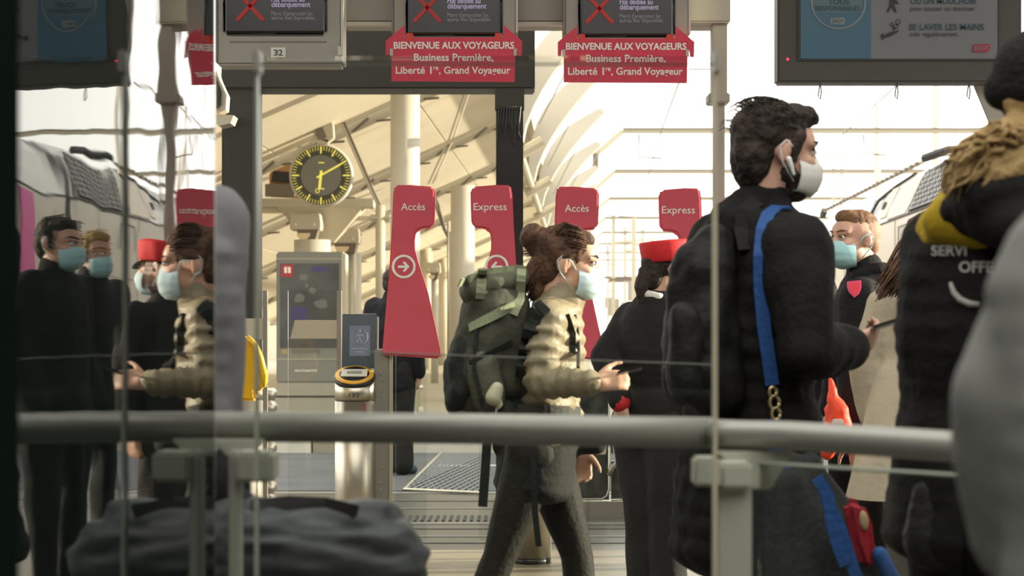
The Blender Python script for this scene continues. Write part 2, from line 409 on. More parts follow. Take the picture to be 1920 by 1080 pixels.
def monitor(d, hx0, hx1, hyb, sx0, sx1, syb, xc, tx, label, dy, sub=True, slot=False):
    r = empty('information_monitor', pt((hx0+hx1)/2, hyb, d), label, 'monitor', 'monitors over the gates')
    MB().pbox(hx0,-70,hx1,hyb,d,0.19).build('housing', M_beige, r, bevel=0.012)
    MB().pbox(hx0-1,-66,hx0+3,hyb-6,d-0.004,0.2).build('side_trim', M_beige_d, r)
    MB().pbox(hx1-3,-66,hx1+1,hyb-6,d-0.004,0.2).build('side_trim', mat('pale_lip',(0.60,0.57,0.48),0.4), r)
    s = MB().pbox(sx0,-60,sx1,syb,d-0.03,0.04).build('screen', M_screen, r, bevel=0.02, seg=3)
    e = d-0.034
    c = MB()
    for sx in (-1,1): c.bar(pt(xc-25*sx,40+dy,e), pt(xc+25*sx,-14+dy,e), 0.02, 0.004, Vector((0,1,0)))
    c.build('red_cross', M_xred, s)
    text('File dédiée au', tx, tx+62, 5+dy, e, M_lilac, s, 10, bold=0.015)
    text('débarquement', tx, tx+73, 15+dy, e, M_lilac, s, 10, bold=0.015)
    text("Merci d'emprunter les", tx, tx+77, 31+dy, e, M_grtext, s, 8)
    text('autres files disponibles.', tx, tx+82, 39+dy, e, M_grtext, s, 8)
    return r
m1 = monitor(9.85,405,642,122,417,613,65,469,509,'beige monitor with a red cross above the number 32 plate, leftmost of the three',-2)
MB().pbox(508,89,535,108,9.843,0.01).build('number_plate', mat('white_plate',(0.8,0.78,0.7),0.5), m1)
text('3', 513, 521, 104, 9.84, M_black, m1, 11, bold=0.01); text('2', 522, 530, 104, 9.84, M_black, m1, 11, bold=0.01)
MB().pbox(430,77,612,79.5,9.846,0.01).build('panel_seam', M_beige_d, m1)
MB().pbox(633,87,641,103,9.83,0.03).build('latch', mat('pale_lip',(0.60,0.57,0.48),0.4), m1)
m2 = monitor(10.05,735,970,67,760,943,68,801,839,'beige monitor with a red cross above the left red welcome sign',1)
m3 = monitor(10.05,1057,1294,68,1084,1267,70,1124,1162,'beige monitor with a red cross above the right red welcome sign',3)

def welcome(dx, dy, label):
    d = 9.94
    pts = [(759,70),(759,47),(723,77),(723,103),(729,103),(730,92),(734,91),(734,152),(965,153.5),(966,105),(970,92),(971,104),(978,104.5),(979,77),(944,47),(944,70)]
    r = empty('welcome_sign', pt(850+dx,153+dy,d), label, 'sign', 'red welcome signs over the gates')
    MB().prism([(x+dx,y+dy) for x,y in pts], d, 0.012).build('sign_board', M_crimson, r)
    for x in (734,966): MB().pbox(x-3+dx,91+dy,x+3+dx,104+dy,d-0.006,0.012).build('clip', M_steel_d, r)
    for x in (768,934): MB().pbox(x-6+dx,62+dy,x+6+dx,78+dy,d-0.004,0.09).build('tape', mat('bright_red_tape',(0.7,0.04,0.03),0.5), r)
    e = d-0.004
    text('BIENVENUE AUX VOYAGEURS', 738+dx, 964+dx, 91+dy, e, M_white, r, 12.5, bold=0.028)
    text('Business Première,', 776+dx, 925+dx, 114+dy, e, M_white, r, 13.5, bold=0.018)
    text('Liberté', 742+dx, 797+dx, 138+dy, e, M_white, r, 13.5, bold=0.018); text('1', 806.5+dx, 809.5+dx, 138+dy, e, M_white, r, 13.5, bold=0.018)
    text('r', 812.5+dx, 816+dx, 131+dy, e, M_white, r, 9, bold=0.018); text('e', 816.5+dx, 822+dx, 131+dy, e, M_white, r, 9, bold=0.018)
    text(', Grand Voyageur', 823+dx, 957+dx, 138+dy, e, M_white, r, 13.5, bold=0.018)
welcome(0,0,'red welcome sign hanging in front of the dark portal beam')
welcome(323,2,'red welcome sign hanging against the bright sky')

# big passenger information screen, upper right
d = 11.3
tv = empty('television_screen', pt(1690,155,d), 'large grey framed public information screen hanging at the upper right', 'screen')
MB().pbox(1458,-110,1916,155,d,0.16).build('housing', M_tvgrey, tv, bevel=0.012)
MB().pbox(1496,-80,1874,114,d-0.012,0.02).build('bezel', M_black, tv)
sp = MB().pbox(1501,-76,1870,110,d-0.016,0.01).build('screen_panel', mat('dim_white_screen',(0.13,0.137,0.15),0.3,emit=0.02), tv)
e = d-0.018
MB().pbox(1501,-76,1633,110,e,0.004).build('blue_field', mat('dim_blue_screen',(0.02,0.095,0.16),0.3,emit=0.02), sp)
M_ts = mat('pale_screen_print',(0.20,0.23,0.26),0.5)
ring = MB()
c = pt(1572,4,e-0.004); rr = 50/F*d
ring.tube([c+Vector((math.cos(a)*rr,0,math.sin(a)*rr)) for a in [2*math.pi*i/40 for i in range(41)]], 0.005, 4); ring.build('emblem_ring', M_ts, sp)
MB().prism([(1572+47*math.cos(q), 4+47*math.sin(q)) for q in [R(25)+R(-230)*i/20 for i in range(21)]], e-0.002, 0.002).build('emblem_field', mat('pale_blue_print',(0.09,0.16,0.19),0.5), sp)
M_td = mat('teal_screen_text',(0.015,0.055,0.08),0.5)
text('TOUS', 1553,1592,8,e-0.006,M_td,sp,10,bold=0.01); text('RESPONSABLES',1529,1612,20,e-0.006,M_td,sp,9)
MB().prism([(1557,34),(1582,33),(1585,36),(1583,44),(1580,46),(1557,46)],e-0.005,0.002).build('small_logo', M_ts, sp)
text('SNCF',1560,1581,43,e-0.008,M_td,sp,7,shear=0.3)
M_tk = mat('dark_screen_text',(0.02,0.022,0.026),0.5)
text('OU UN MOUCHOIR',1707,1832,7,e-0.006,M_td,sp,10.5,bold=0.015); text('pour tousser ou éternuer.',1707,1830,20,e-0.006,M_tk,sp,9)
text('SE LAVER LES MAINS',1705,1845,56,e-0.006,M_td,sp,11.5,bold=0.015); text('très régulièrement.',1706,1798,68,e-0.006,M_tk,sp,9)
MB().prism([(1651,66),(1655,62),(1659,66),(1664,62),(1676,58),(1686,57),(1680,63),(1668,69),(1660,71),(1654,75)],e-0.005,0.002).build('hand_pictogram', M_tk, sp)
for bx,by,br in ((1672,46,3),(1680,50,4),(1684,41,4.5),(1676,53,2.5)):
    MB().tube([pt(bx+br*math.cos(q),by+br*math.sin(q),e-0.005) for q in [2*math.pi*i/12 for i in range(13)]],0.002,4).build('bubble', M_tk, sp)
MB().prism([(1668,-8),(1678,-8),(1683,4),(1686,6),(1684,8),(1677,6),(1678,12),(1682,23),(1678,23),(1672,13),(1666,23),(1662,22),(1668,10)],e-0.005,0.002).build('person_pictogram', M_tk, sp)
MB().prism([(1824,84),(1852,82),(1857,85),(1855,93),(1850,98),(1824,98)],e-0.005,0.002).build('red_logo', mat('dim_red_logo',(0.30,0.02,0.05),0.5), sp)
text('SNCF',1826,1853,94,e-0.008,M_ts,sp,8,shear=0.3)
MB().prism([(1876,132),(1902,130),(1906,133),(1903,143),(1898,147),(1876,147)],d-0.01,0.008).build('red_logo', mat('red_logo',(0.55,0.02,0.06),0.5), tv)
text('SNCF',1878,1902,143,d-0.013,M_white,tv,8,shear=0.3)
MB().ball(pt(1477,111,d-0.002),0.008).build('status_light', mat('red_status_light',(0.9,0.03,0.06),0.4,emit=1.2), tv)
for x in (1538,1682,1817):
    MB().tube([pt(x,154,d+0.05),pt(x-2,165,d+0.05),pt(x-4,180,d+0.05),pt(x,186,d+0.05),pt(x+2,172,d+0.05),pt(x,154,d+0.05)],0.004,5).build('hanging_hook', M_wire, tv)
MB().add([pt(1822,154,11.5),pt(1880,154,11.5),pt(1925,250,11.5),pt(1862,250,11.5),pt(1822,154,11.6),pt(1880,154,11.6),pt(1925,250,11.6),pt(1862,250,11.6)],
         [(0,1,2,3),(7,6,5,4),(0,4,5,1),(1,5,6,2),(2,6,7,3),(3,7,4,0)]).build('support_arm', M_beige, tv, bevel=0.006)
MB().box(PX(1868,11.6),PX(1935,11.6),11.6,11.7,0,PZ(235,11.6)).build('support_post', M_beige, tv)

# dark portal frame behind the gates
d = 13.5
por = empty('dark_portal_frame', (PX(447,d),d,0), 'dark olive portal frame of two posts and a deep beam behind the gates', 'frame')
MB().box(PX(415,d),PX(482,d),d,d+0.3,0,PZ(120,d)).build('portal_post', M_portal, por, bevel=0.02)
MB().box(PX(930,d),PX(981,d),d,d+0.3,0,PZ(120,d)).build('portal_post', M_black, por, bevel=0.01)
MB().pbox(415,40,1003,166,d-0.02,0.35).build('portal_beam', M_portal, por, bevel=0.01)
MB().pbox(405,-60,1003,45,d+0.05,0.3).build('upper_beam', M_portal, por)
MB().pbox(928,166,983,205,d-0.03,0.1).build('beam_bracket', M_portal, por)
for i in range(9):
    x = 936+i*5
    MB().tube([pt(x,200,d-0.04),pt(x+random.uniform(-4,4),230,d-0.05),pt(x+random.uniform(-6,6),262+random.uniform(-8,8),d-0.03)],0.006,5).build('cable', M_black, por)
fl = empty('floodlight', pt(425,205,12.5), 'small cream floodlight bracketed to the left edge of the dark portal', 'light')
MB().prism([(405,130),(412,150),(425,178),(423,206),(410,212),(405,212)],12.5,0.15).build('lamp_body', M_cream2, fl)
MB().prism([(405,142),(416,172),(415,196),(405,204)],12.48,0.03).build('lamp_glass', M_dark, fl)
MB().prism([(405,214),(438,216),(432,231),(410,236),(405,232)],12.5,0.2).build('bracket', M_cream2, fl)

MB().bar(pt(424,224,12.55),pt(428,224,13.55),0.05).build('wall_arm', M_cream2, fl)

# ------------------------------------------------------------------ red fabric covers on the gate leaves
def cover(dx, dy, word, mirror, label, d, sx=1.0, tx=None, arrow=True):
    base = [(740,347),(770,346.5),(811,350),(816,356),(815.5,385),(814.5,415),(811,424),(806,427),(792,428),(784,431),(779,438),(777,450),(777.5,468),(784,492),(794,522),(803,552),(811,590),(818,622),(825,655),(826,668),(824,673),(770,669),(716,665),(718,640),(724,570),(730,500),(735,420),(737,365)]
    if mirror: base = [(1698-x,y) for x,y in base]
    cx = 770 if not mirror else 928
    pts = [(cx+(x-cx)*sx+dx,y+dy) for x,y in base]
    r = empty('gate_leaf_cover', pt(cx+dx,672+dy,d), label, 'gate cover', 'red gate leaf covers')
    o = MB().prism(pts, d, 0.07).build('fabric_cover', M_cover, r, bevel=0.012, seg=3)
    w0,w1 = tx
    text(word, w0, w1, 394+dy, d-0.003, M_white, r, 13.5, bold=0.004)
    if arrow:
        ax,ay = (757+dx,500+dy) if not mirror else (931+dx,500+dy)
        k = -1 if mirror else 1
        ro = 20/F*d; c = pt(ax,ay,d-0.004)
        MB().tube([c+Vector((math.cos(q)*ro,0,math.sin(q)*ro)) for q in [2*math.pi*i/36 for i in range(37)]],0.0065,6,0.5).build('arrow_ring', M_white, r)
        MB().prism([(ax-11*k,ay-2.2),(ax+3*k,ay-2.2),(ax-2*k,ay-8),(ax+1.5*k,ay-10),(ax+11*k,ay),(ax+1.5*k,ay+10),(ax-2*k,ay+8),(ax+3*k,ay+2.2),(ax-11*k,ay+2.2)],d-0.004,0.002).build('arrow', M_white, r)
    # the glass leaf and steel edge under the cover
    x0,x1 = (742,800) if not mirror else (898,946)
    MB().box(PX(x0+dx,d+0.03),PX(x1+dx,d+0.03),d+0.03,d+0.042,0.12,PZ(664+dy,d+0.03)).build('glass_leaf', M_clear_far, r)
    MB().box(PX(x0+dx+20,d+0.03),PX(x0+dx+30,d+0.03),d+0.02,d+0.05,0,0.125).build('leaf_foot', M_steel_d, r)
    return r
cover(0,0,'Accès',False,'red fabric gate cover lettered Accès beside the ticket validator',9.95,1.0,(752,797))
cover(0,0,'Express',True,'red fabric gate cover lettered Express behind the backpack',9.95,1.0,(888,950))
cover(306,3,'Accès',False,'red fabric gate cover lettered Accès behind the woman with the backpack',9.95,1.03,(1059,1104))
cover(354,6,'Express',True,'red fabric gate cover lettered Express above the red cap',9.95,1.0,(1241,1303))

# ------------------------------------------------------------------ ticket validators
def validator(xc, d, label):
    s = d/9.97
    X = PX(xc,d); k = d/F
    r = empty('ticket_validator', (X,d,0), label, 'ticket validator', 'steel ticket validators')
    rad = 37*k
    zt = PZ(722,d)
    MB().lathe((X,d,0),[(rad*0.98,0),(rad*0.98,0.035)],32).build('base_ring', M_black, r, True)
    MB().lathe((X,d,0),[(rad,0.035),(rad,PZ(752,d))],40).build('column', M_steel, r, True)
    MB().lathe((X,d,0),[(rad*0.97,PZ(752,d)),(rad*0.97,PZ(750,d))],40).build('dark_joint', M_black, r, True)
    # collar: top cut sloping towards the traveller
    n = 40; vs = []; 
    for j in range(n):
        a = 2*math.pi*j/n; vs.append((X+rad*math.cos(a), d+rad*math.sin(a), PZ(750,d)))
    for j in range(n):
        a = 2*math.pi*j/n; vs.append((X+rad*math.cos(a), d+rad*math.sin(a), PZ(722,d)+ (math.sin(a)+1)*0.5*0.06))
    col = MB().add(vs,[tuple(range(n)),tuple(range(n,2*n))]+[(j,(j+1)%n,n+(j+1)%n,n+j) for j in range(n)]).build('collar', M_steel, r)
    for p in col.data.polygons: p.use_smooth = len(p.vertices) == 4
    text('132', xc-11, xc+9, 745, d-rad-0.002, M_dark, r, 7)
    # sloped reader face: amber ring with pale ticket slot
    ax = Vector((0,-0.5,1)).normalized(); c0 = Vector((X,d-0.01,PZ(712,d)+0.012))
    MB().lathe(c0,[(rad*1.03,-0.012),(rad*1.05,0.006),(rad*1.0,0.014)],40,ax).build('reader_rim', M_black, r, True)
    MB().lathe(c0+ax*0.012,[(rad*0.98,0),(rad*0.98,0.006),(rad*0.80,0.010)],40,ax).build('amber_ring', M_amber, r, True)
    MB().lathe(c0+ax*0.016,[(rad*0.78,0),(rad*0.76,0.008)],40,ax).build('reader_face', M_black, r, True)
    u = Vector((1,0,0)); v = ax.cross(u).normalized()
    q = c0+ax*0.027
    def plate(w,h,t,off,name,m):
        p = q+ax*off
        MB().add([p+u*sx*w/2+v*sy*h/2+ax*z for z in (0,t) for sx,sy in ((-1,-1),(1,-1),(1,1),(-1,1))],
                 [(3,2,1,0),(4,5,6,7),(0,1,5,4),(1,2,6,5),(2,3,7,6),(3,0,4,7)]).build(name,m,r)
    plate(0.135,0.075,0.006,-0.004,'ticket_plate', mat('pale_plate',(0.70,0.68,0.58),0.5))
    plate(0.075,0.022,0.004,0.003,'ticket_slot', mat('slot_grey',(0.30,0.30,0.27),0.5))
    # display head leaning back
    up = Vector((0,0.14,1)).normalized(); nrm = Vector((0,-1,0.14)).normalized()
    b0 = Vector((PX(xc+7,d),d+0.085,PZ(692,d)))
    w = 0.192; h = 0.292
    def quad(x0,x1,h0,h1,t0,t1):
        return MB().add([b0+u*x+up*hh+nrm*t for t in (t0,t1) for x,hh in ((x0,h0),(x1,h0),(x1,h1),(x0,h1))],
                 [(3,2,1,0),(4,5,6,7),(0,1,5,4),(1,2,6,5),(2,3,7,6),(3,0,4,7)])
    hd = quad(-w/2,w/2,-0.10,h,-0.04,0.012).build('display_head', mat('steel_blue_shell',(0.55,0.50,0.42),0.35,0.7), r, bevel=0.016, seg=3)
    quad(-w/2+.003,w/2-.006,-0.0,h-.004,0.010,0.016).build('display_glass', mat('blue_black_display',(0.022,0.042,0.062),0.2), hd, bevel=0.004)
    quad(-0.053,0.055,0.065,0.225,0.016,0.019).build('display_picture', mat('dim_display',(0.13,0.17,0.24),0.4,emit=0.06), hd)
    M_pic = mat('pale_display_print',(0.34,0.38,0.44),0.5)
    ph = MB(); cc = b0+up*0.165+nrm*0.021
    for a,b in (((0,.02),(0,-.005)),((0,-.005),(-.015,-.028)),((0,-.005),(.012,-.03)),((0,.016),(-.018,.004)),((0,.016),(.02,.006))):
        ph.bar(cc+u*a[0]+up*a[1], cc+u*b[0]+up*b[1], 0.007, 0.002, nrm)
    ph.ball(cc+up*0.032, 0.007); ph.build('walking_pictogram', M_pic, hd)
    rg = MB(); rg.tube([cc+(u*math.cos(q2)+up*math.sin(q2))*0.042 for q2 in [2*math.pi*i/24 for i in range(25)]],0.0015,4); rg.build('pictogram_ring', M_pic, hd)
    for hh,w2 in ((0.100,0.04),(0.083,0.025)): quad(-w2,w2,hh,hh+0.006,0.019,0.0205).build('display_line', M_pic, hd)
    return r
validator(665, 9.97, 'steel ticket validator with dark display beside the red Accès cover')
validator(997, 10.02, 'steel ticket validator standing behind the legs of the backpack woman')
gp = empty('gate_housing_post', (PX(717,10.05),10.05,0), 'flat dull steel gate post with round bolts right of the validator', 'post')
MB().box(PX(703,10.05),PX(731,10.05),10.0,10.3,0,PZ(655,10.05)).build('post_body', M_steel_d, gp, bevel=0.006)
MB().box(PX(731,10.05),PX(737,10.05),10.0,10.02,0,PZ(660,10.05)).build('pale_edge', M_cream2, gp)
for x,y in ((714,699),(715,711),(719,741),(718,876),(714,905),(714,918)):
    MB().lathe(pt(x,y,10.0),[(0.009,0.002),(0.008,-0.006)],12,Vector((0,1,0))).build('bolt', M_steel, gp)
# yellow validator at the left, seen side on
yv = empty('yellow_validator', (PX(462,9.2),9.2,0), 'yellow ticket stamping post with rounded head beside the dark portal', 'ticket validator')
MB().lathe((PX(455,9.2),9.25,0),[(0.09,0),(0.09,PZ(752,9.2))],32).build('post', M_steel_d, yv, True)
b = MB(); b.prism([(430,632),(462,630),(476,640),(486,665),(497,705),(498,722),(492,730),(478,735),(480,752),(430,752)],9.2,0.11); b.build('head', M_yellow, yv, bevel=0.018, seg=4)
MB().tube([pt(464,630,9.19),pt(478,645,9.19),pt(488,670,9.19),pt(497,705,9.19),pt(495,725,9.19)],[0.008,0.014,0.016,0.016,0.008],10).build('head_rim', mat('bright_yellow',(0.85,0.55,0.03),0.3), yv, True)
bo = empty('ribbed_bollard', (PX(503,12),12,0), 'stubby ribbed chrome bollard left of the advertising totem', 'bollard')
prof = []
for i in range(9):
    z = i*0.083; prof += [(0.045,z),(0.062,z+0.02),(0.062,z+0.055),(0.045,z+0.075)]
MB().lathe((PX(501,12),12,0.12),prof,24).build('ribbed_body', M_steel, bo, True)
MB().lathe((PX(501,12),12,0),[(0.07,0),(0.07,0.12)],24).build('foot', M_steel_d, bo, True)

# glass gate leaves with cream film bands
def leaf(px, band, label, d, grp='glass gate leaves'):
    r = empty('glass_gate_leaf', (PX((px[0]+px[1])/2,d),d,0), label, 'gate leaf', grp)
    MB().box(PX(px[0],d),PX(px[1],d),d,d+0.012,0.12,PZ(px[2],d)).build('glass_pane', M_clear_far, r)
    MB().prism(band,d-0.003,0.002).build('frosted_band', M_frost, r)
    MB().box(PX(px[1],d)-0.012,PX(px[1],d)+0.012,d-0.01,d+0.03,0,PZ(px[2],d)).build('pivot_post', M_steel_d, r)
leaf((540,636,545),[(553,600),(634,600),(634,635),(544,635)],'glass gate leaf with a cream band crossing the advertising totem',10.4)
leaf((440,497,545),[(440,597),(496,597),(499,636),(440,636)],'glass gate leaf with a cream band beside the yellow ticket post',10.4)
leaf((1100,1190,700),[(1100,830),(1138,830),(1136,852),(1100,852)],'glass gate leaf left of the red capped agent',10.6)
gs = empty('rounded_glass_panel', (PX(1130,12.5),12.5,0), 'dark glass barrier panels with rounded pale rims behind the walking woman', 'barrier')
for x0,x1,y0 in ((1035,1142,700),(1146,1194,865)):
    MB().pbox(x0,y0,x1,937,12.5,0.03).build('dark_glass', mat('dark_panel_glass',(0.05,0.055,0.05),0.15,var=0.5,vscale=14), gs)
    pts = [pt(x1,y0,12.49),pt(x1,918,12.49),pt(x1-4,930,12.49),pt(x1-14,936,12.49),pt(x0,937,12.49)]
    MB().tube(pts,0.008,6).build('pale_rim', M_steel, gs, True)
MB().tube([pt(1142,892,12.48),pt(1148,876,12.48),pt(1160,868,12.48),pt(1180,866,12.48)],0.02,8).build('curved_rim', M_steel_d, gs, True)
MB().box(PX(1035,12.5),PX(1194,12.5),12.48,12.62,0,PZ(940,12.5)+0.0).build('plinth', M_steel_d, gs)
# wire mesh sheet lying on the floor
wm = empty('wire_mesh_sheet', (-1.0,16,0), 'sheet of wire mesh lying on the grey floor behind the barrier', 'wire mesh')
corners = [pt(757,922,14.6),pt(912,936,14.0),pt(912,852,18.9),pt(825,852,18.9)]
P0 = Vector((PX(757,14.55),14.55,0.02)); P1 = Vector((PX(912,14.2),14.2,0.02)); P2 = Vector((PX(912,18.9),18.9,0.02)); P3 = Vector((PX(826,18.9),18.9,0.02))
def bil(u,v): return P0.lerp(P1,u).lerp(P3.lerp(P2,u),v)
mm = MB()
for i in range(-12,24):
    for sgn in (1,-1):
        pts = [bil((i+ (sgn*t))/12.0, t/12.0) for t in range(13) if 0 <= (i+sgn*t)/12.0 <= 1]
        if len(pts) > 1: mm.tube([pts[0],pts[-1]],0.005,4)
mm.build('mesh_wires', mat('mesh_wire_metal',(0.20,0.21,0.22),0.5,0.5), wm, kind='stuff')
for a,b in ((P0,P3),(P0,P1)): MB().tube([a,b],0.012,6).build('frame_rod', M_steel, wm)

# ------------------------------------------------------------------ platform beyond: totem, clock, canopy, gantries, train
PF = 0.16
d = 25.0
to = empty('advertising_totem', (PX(580,d),d,PF), 'tall grey digital advertising totem with a dark screen under the clock', 'advertising totem')
M_tg = mat('totem_grey', (0.22,0.22,0.20), 0.5); M_tg2 = mat('totem_plinth', (0.36,0.34,0.28), 0.5)
MB().pbox(518,472,645,718,d,0.5).build('housing', M_tg, to, bevel=0.02)
MB().box(PX(518,d),PX(645,d),d,d+0.5,PF,PZ(718,d)).build('plinth', M_tg2, to)
MB().pbox(516,742,647,745,d-0.01,0.05).build('plinth_seam', M_dark, to)
MB().pbox(518,484,645,487,d-0.008,0.05).build('top_seam', M_tg2, to)
MB().pbox(518,672,645,675,d-0.008,0.05).build('lower_seam', M_tg2, to)
MB().pbox(640,476,648,718,d-0.02,0.4).build('pale_edge', M_cream2, to)
sc = MB().pbox(525,494,635,652,d-0.012,0.02).build('screen', mat('totem_screen',(0.035,0.037,0.033),0.2,col2=(0.10,0.10,0.095),vscale=2.2), to)
MB().pbox(527,496,550,519,d-0.016,0.004).build('red_logo', mat('totem_red',(0.42,0.03,0.03),0.4), sc)
MB().prism([(533,501),(538,500),(538,512),(533,512)],d-0.019,0.003).build('logo_mark', M_white, sc)
MB().prism([(540,500),(545,501),(545,512),(540,512)],d-0.019,0.003).build('logo_mark', M_white, sc)
M_vio = mat('totem_violet',(0.06,0.045,0.16),0.4); M_pale = mat('totem_pale_print',(0.16,0.16,0.15),0.4)
text('',0,1,0,d,M_vio,sc) if False else None
for (a,b,c2,e2,m_) in ((583,500,617,510,M_vio),(545,575,575,600,M_vio)):
    MB().pbox(a,b,c2,e2,d-0.015,0.003).build('screen_picture', m_, sc)
for x,y,r_ in ((568,520,9),(562,560,12),(600,570,14),(585,545,8),(552,585,7),(575,535,5)):
    MB().prism([(x+r_*math.cos(q)*random.uniform(.6,1.1),y+r_*0.8*math.sin(q)*random.uniform(.6,1.2)) for q in [2*math.pi*i/11 for i in range(11)]],d-0.014,0.002).build('screen_picture', M_pale, sc)
text('DISPONIBLE',549,600,662,d-0.014,M_pale,to,7,bold=0.01)
MB().pbox(528,655,538,664,d-0.01,0.01).build('small_emblem', mat('totem_brass',(0.35,0.30,0.15),0.5), to)
text('MEDIATRANSPORTS',553,594,697,d-0.014,M_white,to,4,bold=0.02)
MB().prism([(648,500),(660,520),(660,640),(648,640)],d+0.1,0.02).build('side_glass', M_clear_far, to)

# clock
d = 26.5
cc = pt(602,329,d); k = d/F
ck = empty('platform_clock', cc, 'round platform clock with dark dial and yellow hands hanging under the canopy', 'clock')
AX = Vector((0,-1,0))
MB().lathe(cc+Vector((0,0.12,0)),[(60*k,-0.0),(60*k,0.10),(57*k,0.125),(54*k,0.12)],64,AX).build('case', M_white_fin, ck, True)
MB().lathe(cc,[(55.5*k,0),(55.5*k,0.012)],64,AX).build('dial', mat('clock_dial_dark',(0.05,0.048,0.036),0.5), ck)
MB().lathe(cc,[(38*k,0.012),(38*k,0.018)],48,AX).build('inner_disc', mat('clock_dial_grey',(0.16,0.155,0.13),0.5), ck)
M_ct = mat('clock_yellow',(0.85,0.78,0.16),0.5,emit=0.15)
for i in range(60):
    a = 2*math.pi*i/60; big = i%5 == 0
    u = Vector((math.sin(a),0,math.cos(a))); r0 = (41 if big else 47)*k; r1 = 54.5*k
    MB().bar(cc+u*r0+AX*0.016, cc+u*r1+AX*0.016, (2.8 if big else 1.0)*k, 0.006, AX).build('hour_mark' if big else 'minute_mark', M_ct, ck)
def hand(ang, l, w, back, name):
    a = R(ang); u = Vector((math.sin(a),0,math.cos(a)))
    MB().bar(cc-u*back*k+AX*0.03, cc+u*l*k+AX*0.03, w*k, 0.008, AX).build(name, M_ct, ck)
hand(186,25,5,9,'hour_hand'); hand(61,41,3.4,9,'minute_hand')
c2 = cc+Vector((-6.5*k,0,-29*k))+AX*0.03
MB().tube([c2+Vector((math.cos(q)*3.6*k,0,math.sin(q)*3.6*k)) for q in [2*math.pi*i/16 for i in range(17)]],0.006,5).build('second_hand_ring', M_ct, ck)
for yy in (-24,25): MB().pbox(597,329+yy-1,608,329+yy+1,d-0.03,0.006).build('dial_dash', M_ct, ck)
MB().prism([(590,232),(604,226),(610,214),(624,232),(626,258),(614,268),(590,258),(586,244)],d,0.2).build('hanger_box', M_cream2, ck, bevel=0.01)
MB().prism([(592,240),(604,238),(612,256),(606,262),(594,256)],d-0.03,0.05).build('junction_box', M_shadebrown, ck)
MB().pbox(593,262,615,270,d,0.1).build('hanger_foot', M_cream2, ck)
for pts in ([(596,254),(590,266),(572,276),(556,275)],[(592,250),(580,272),(566,277),(548,290)],[(604,226),(602,215),(597,224)]):
    MB().tube([pt(x,y,d) for x,y in pts],0.018,6).build('cable', M_cream2, ck)

# floodlights standing on pale columns under the clock
def flood(x0,y0,x1,y1,d,label,colx):
    r = empty('platform_floodlight', (PX((x0+x1)/2,d),d,PF), label, 'floodlight', 'platform floodlights')
    ym = y0+(y1-y0)*0.42; h = y1-y0; xm = (x0+x1)/2
    MB().prism([(x0,ym),(x0+2,y0),(x1-2,y0),(x1,ym),(x1-1,ym+h*.2),(x0+1,ym+h*.2)],d,0.4).build('lamp_hood', M_cream2, r, bevel=0.01)
    MB().prism([(x0+h*.25,ym+h*.2),(x1-h*.1,ym+h*.2),(x1-h*.2,y1),(x0+h*.4,y1)],d-0.02,0.3).build('lamp_body', mat('lamp_shade_brown',(0.13,0.105,0.075),0.6), r)
    MB().prism([(xm+ (x1-x0)*0.22*math.cos(q)-3, ym+h*.32+h*.26*math.sin(q)) for q in [math.pi*i/10 for i in range(11)]],d-0.03,0.02).build('lamp_lens', mat('warm_lens',(0.70,0.55,0.33),0.4), r)
    for xx in (x0+(x1-x0)*.2, x1-(x1-x0)*.2): MB().pbox(xx-2,ym-3,xx+2,ym+3,d-0.01,0.02).build('latch', M_cream, r)
    a,b = colx
    MB().lathe((PX((a+b)/2,d+0.2),d+0.2,PF),[((b-a)/2*d/F,0),((b-a)/2*d/F,PZ(y1-1,d)-PF)],24).build('column', M_white_fin, r, True)
flood(543,400,601,450,27.2,'cream platform floodlight on a pale column directly below the clock',(551,620))
flood(614,428,674,474,29.5,'cream platform floodlight on a pale column lower right of the clock',(650,678))
flood(798,492,826,524,40.0,'small far floodlight right of the red Accès cover',(808,822))

# round canopy columns and poles
def column(x0,x1,d,ztop,label,m,grp='platform columns', ring=None):
    r = (x1-x0)/2*d/F
    o = empty('platform_column', (PX((x0+x1)/2,d),d,PF), label, 'column', grp)
    MB().lathe((PX((x0+x1)/2,d),d,PF),[(r,0),(r,ztop-PF)],32).build('shaft', m, o, True)
    MB().lathe((PX((x0+x1)/2,d),d,PF),[(r*1.25,0),(r*1.25,0.12)],32).build('base', m, o, True)
    if ring:
        MB().pbox(ring[0],ring[1],ring[2],ring[3],d-0.05,0.25).build('collar_bracket', M_cream2, o, bevel=0.03)
column(732,787,24.0,4.6,'broad pale round column rising behind the red Accès cover',M_white_fin)
column(845,890,30.0,3.5,'pale round column between the Accès and Express covers',M_white_fin)
column(704,722,27.0,3.0,'thin cream pole holding a brace left of the broad column',M_cream2,'thin platform poles',(690,402,735,414))
column(841,853,34.0,3.0,'thin cream pole with a cross bracket behind the Express cover',M_cream2,'thin platform poles',(845,480,905,485))
column(838,842,31.0,3.0,'very thin dark pole left of the pale column',M_steel_d,'thin platform poles')
br = empty('canopy_brace', pt(640,200,27.0), 'long slanting double tube brace running from the canopy down to the thin pole', 'brace')
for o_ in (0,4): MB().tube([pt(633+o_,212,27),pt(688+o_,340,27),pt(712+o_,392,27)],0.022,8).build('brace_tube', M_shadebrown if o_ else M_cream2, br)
br2 = empty('canopy_brace', pt(860,168,29), 'long slanting double tube brace right of the broad column', 'brace')
for o_ in (0,8): MB().tube([pt(873+o_,168,29),pt(842+o_,260,29),pt(803+o_,345,29)],0.014,8).build('brace_tube', M_cream2, br2)
br3 = empty('canopy_brace', pt(815,380,36), 'dark thin brace pair slanting behind the Accès cover', 'brace')
for o_ in (0,6): MB().tube([pt(812+o_,372,34),pt(832+o_*.5,430,34),pt(850,466,34)],0.02,8).build('brace_tube', M_shadebrown, br3)

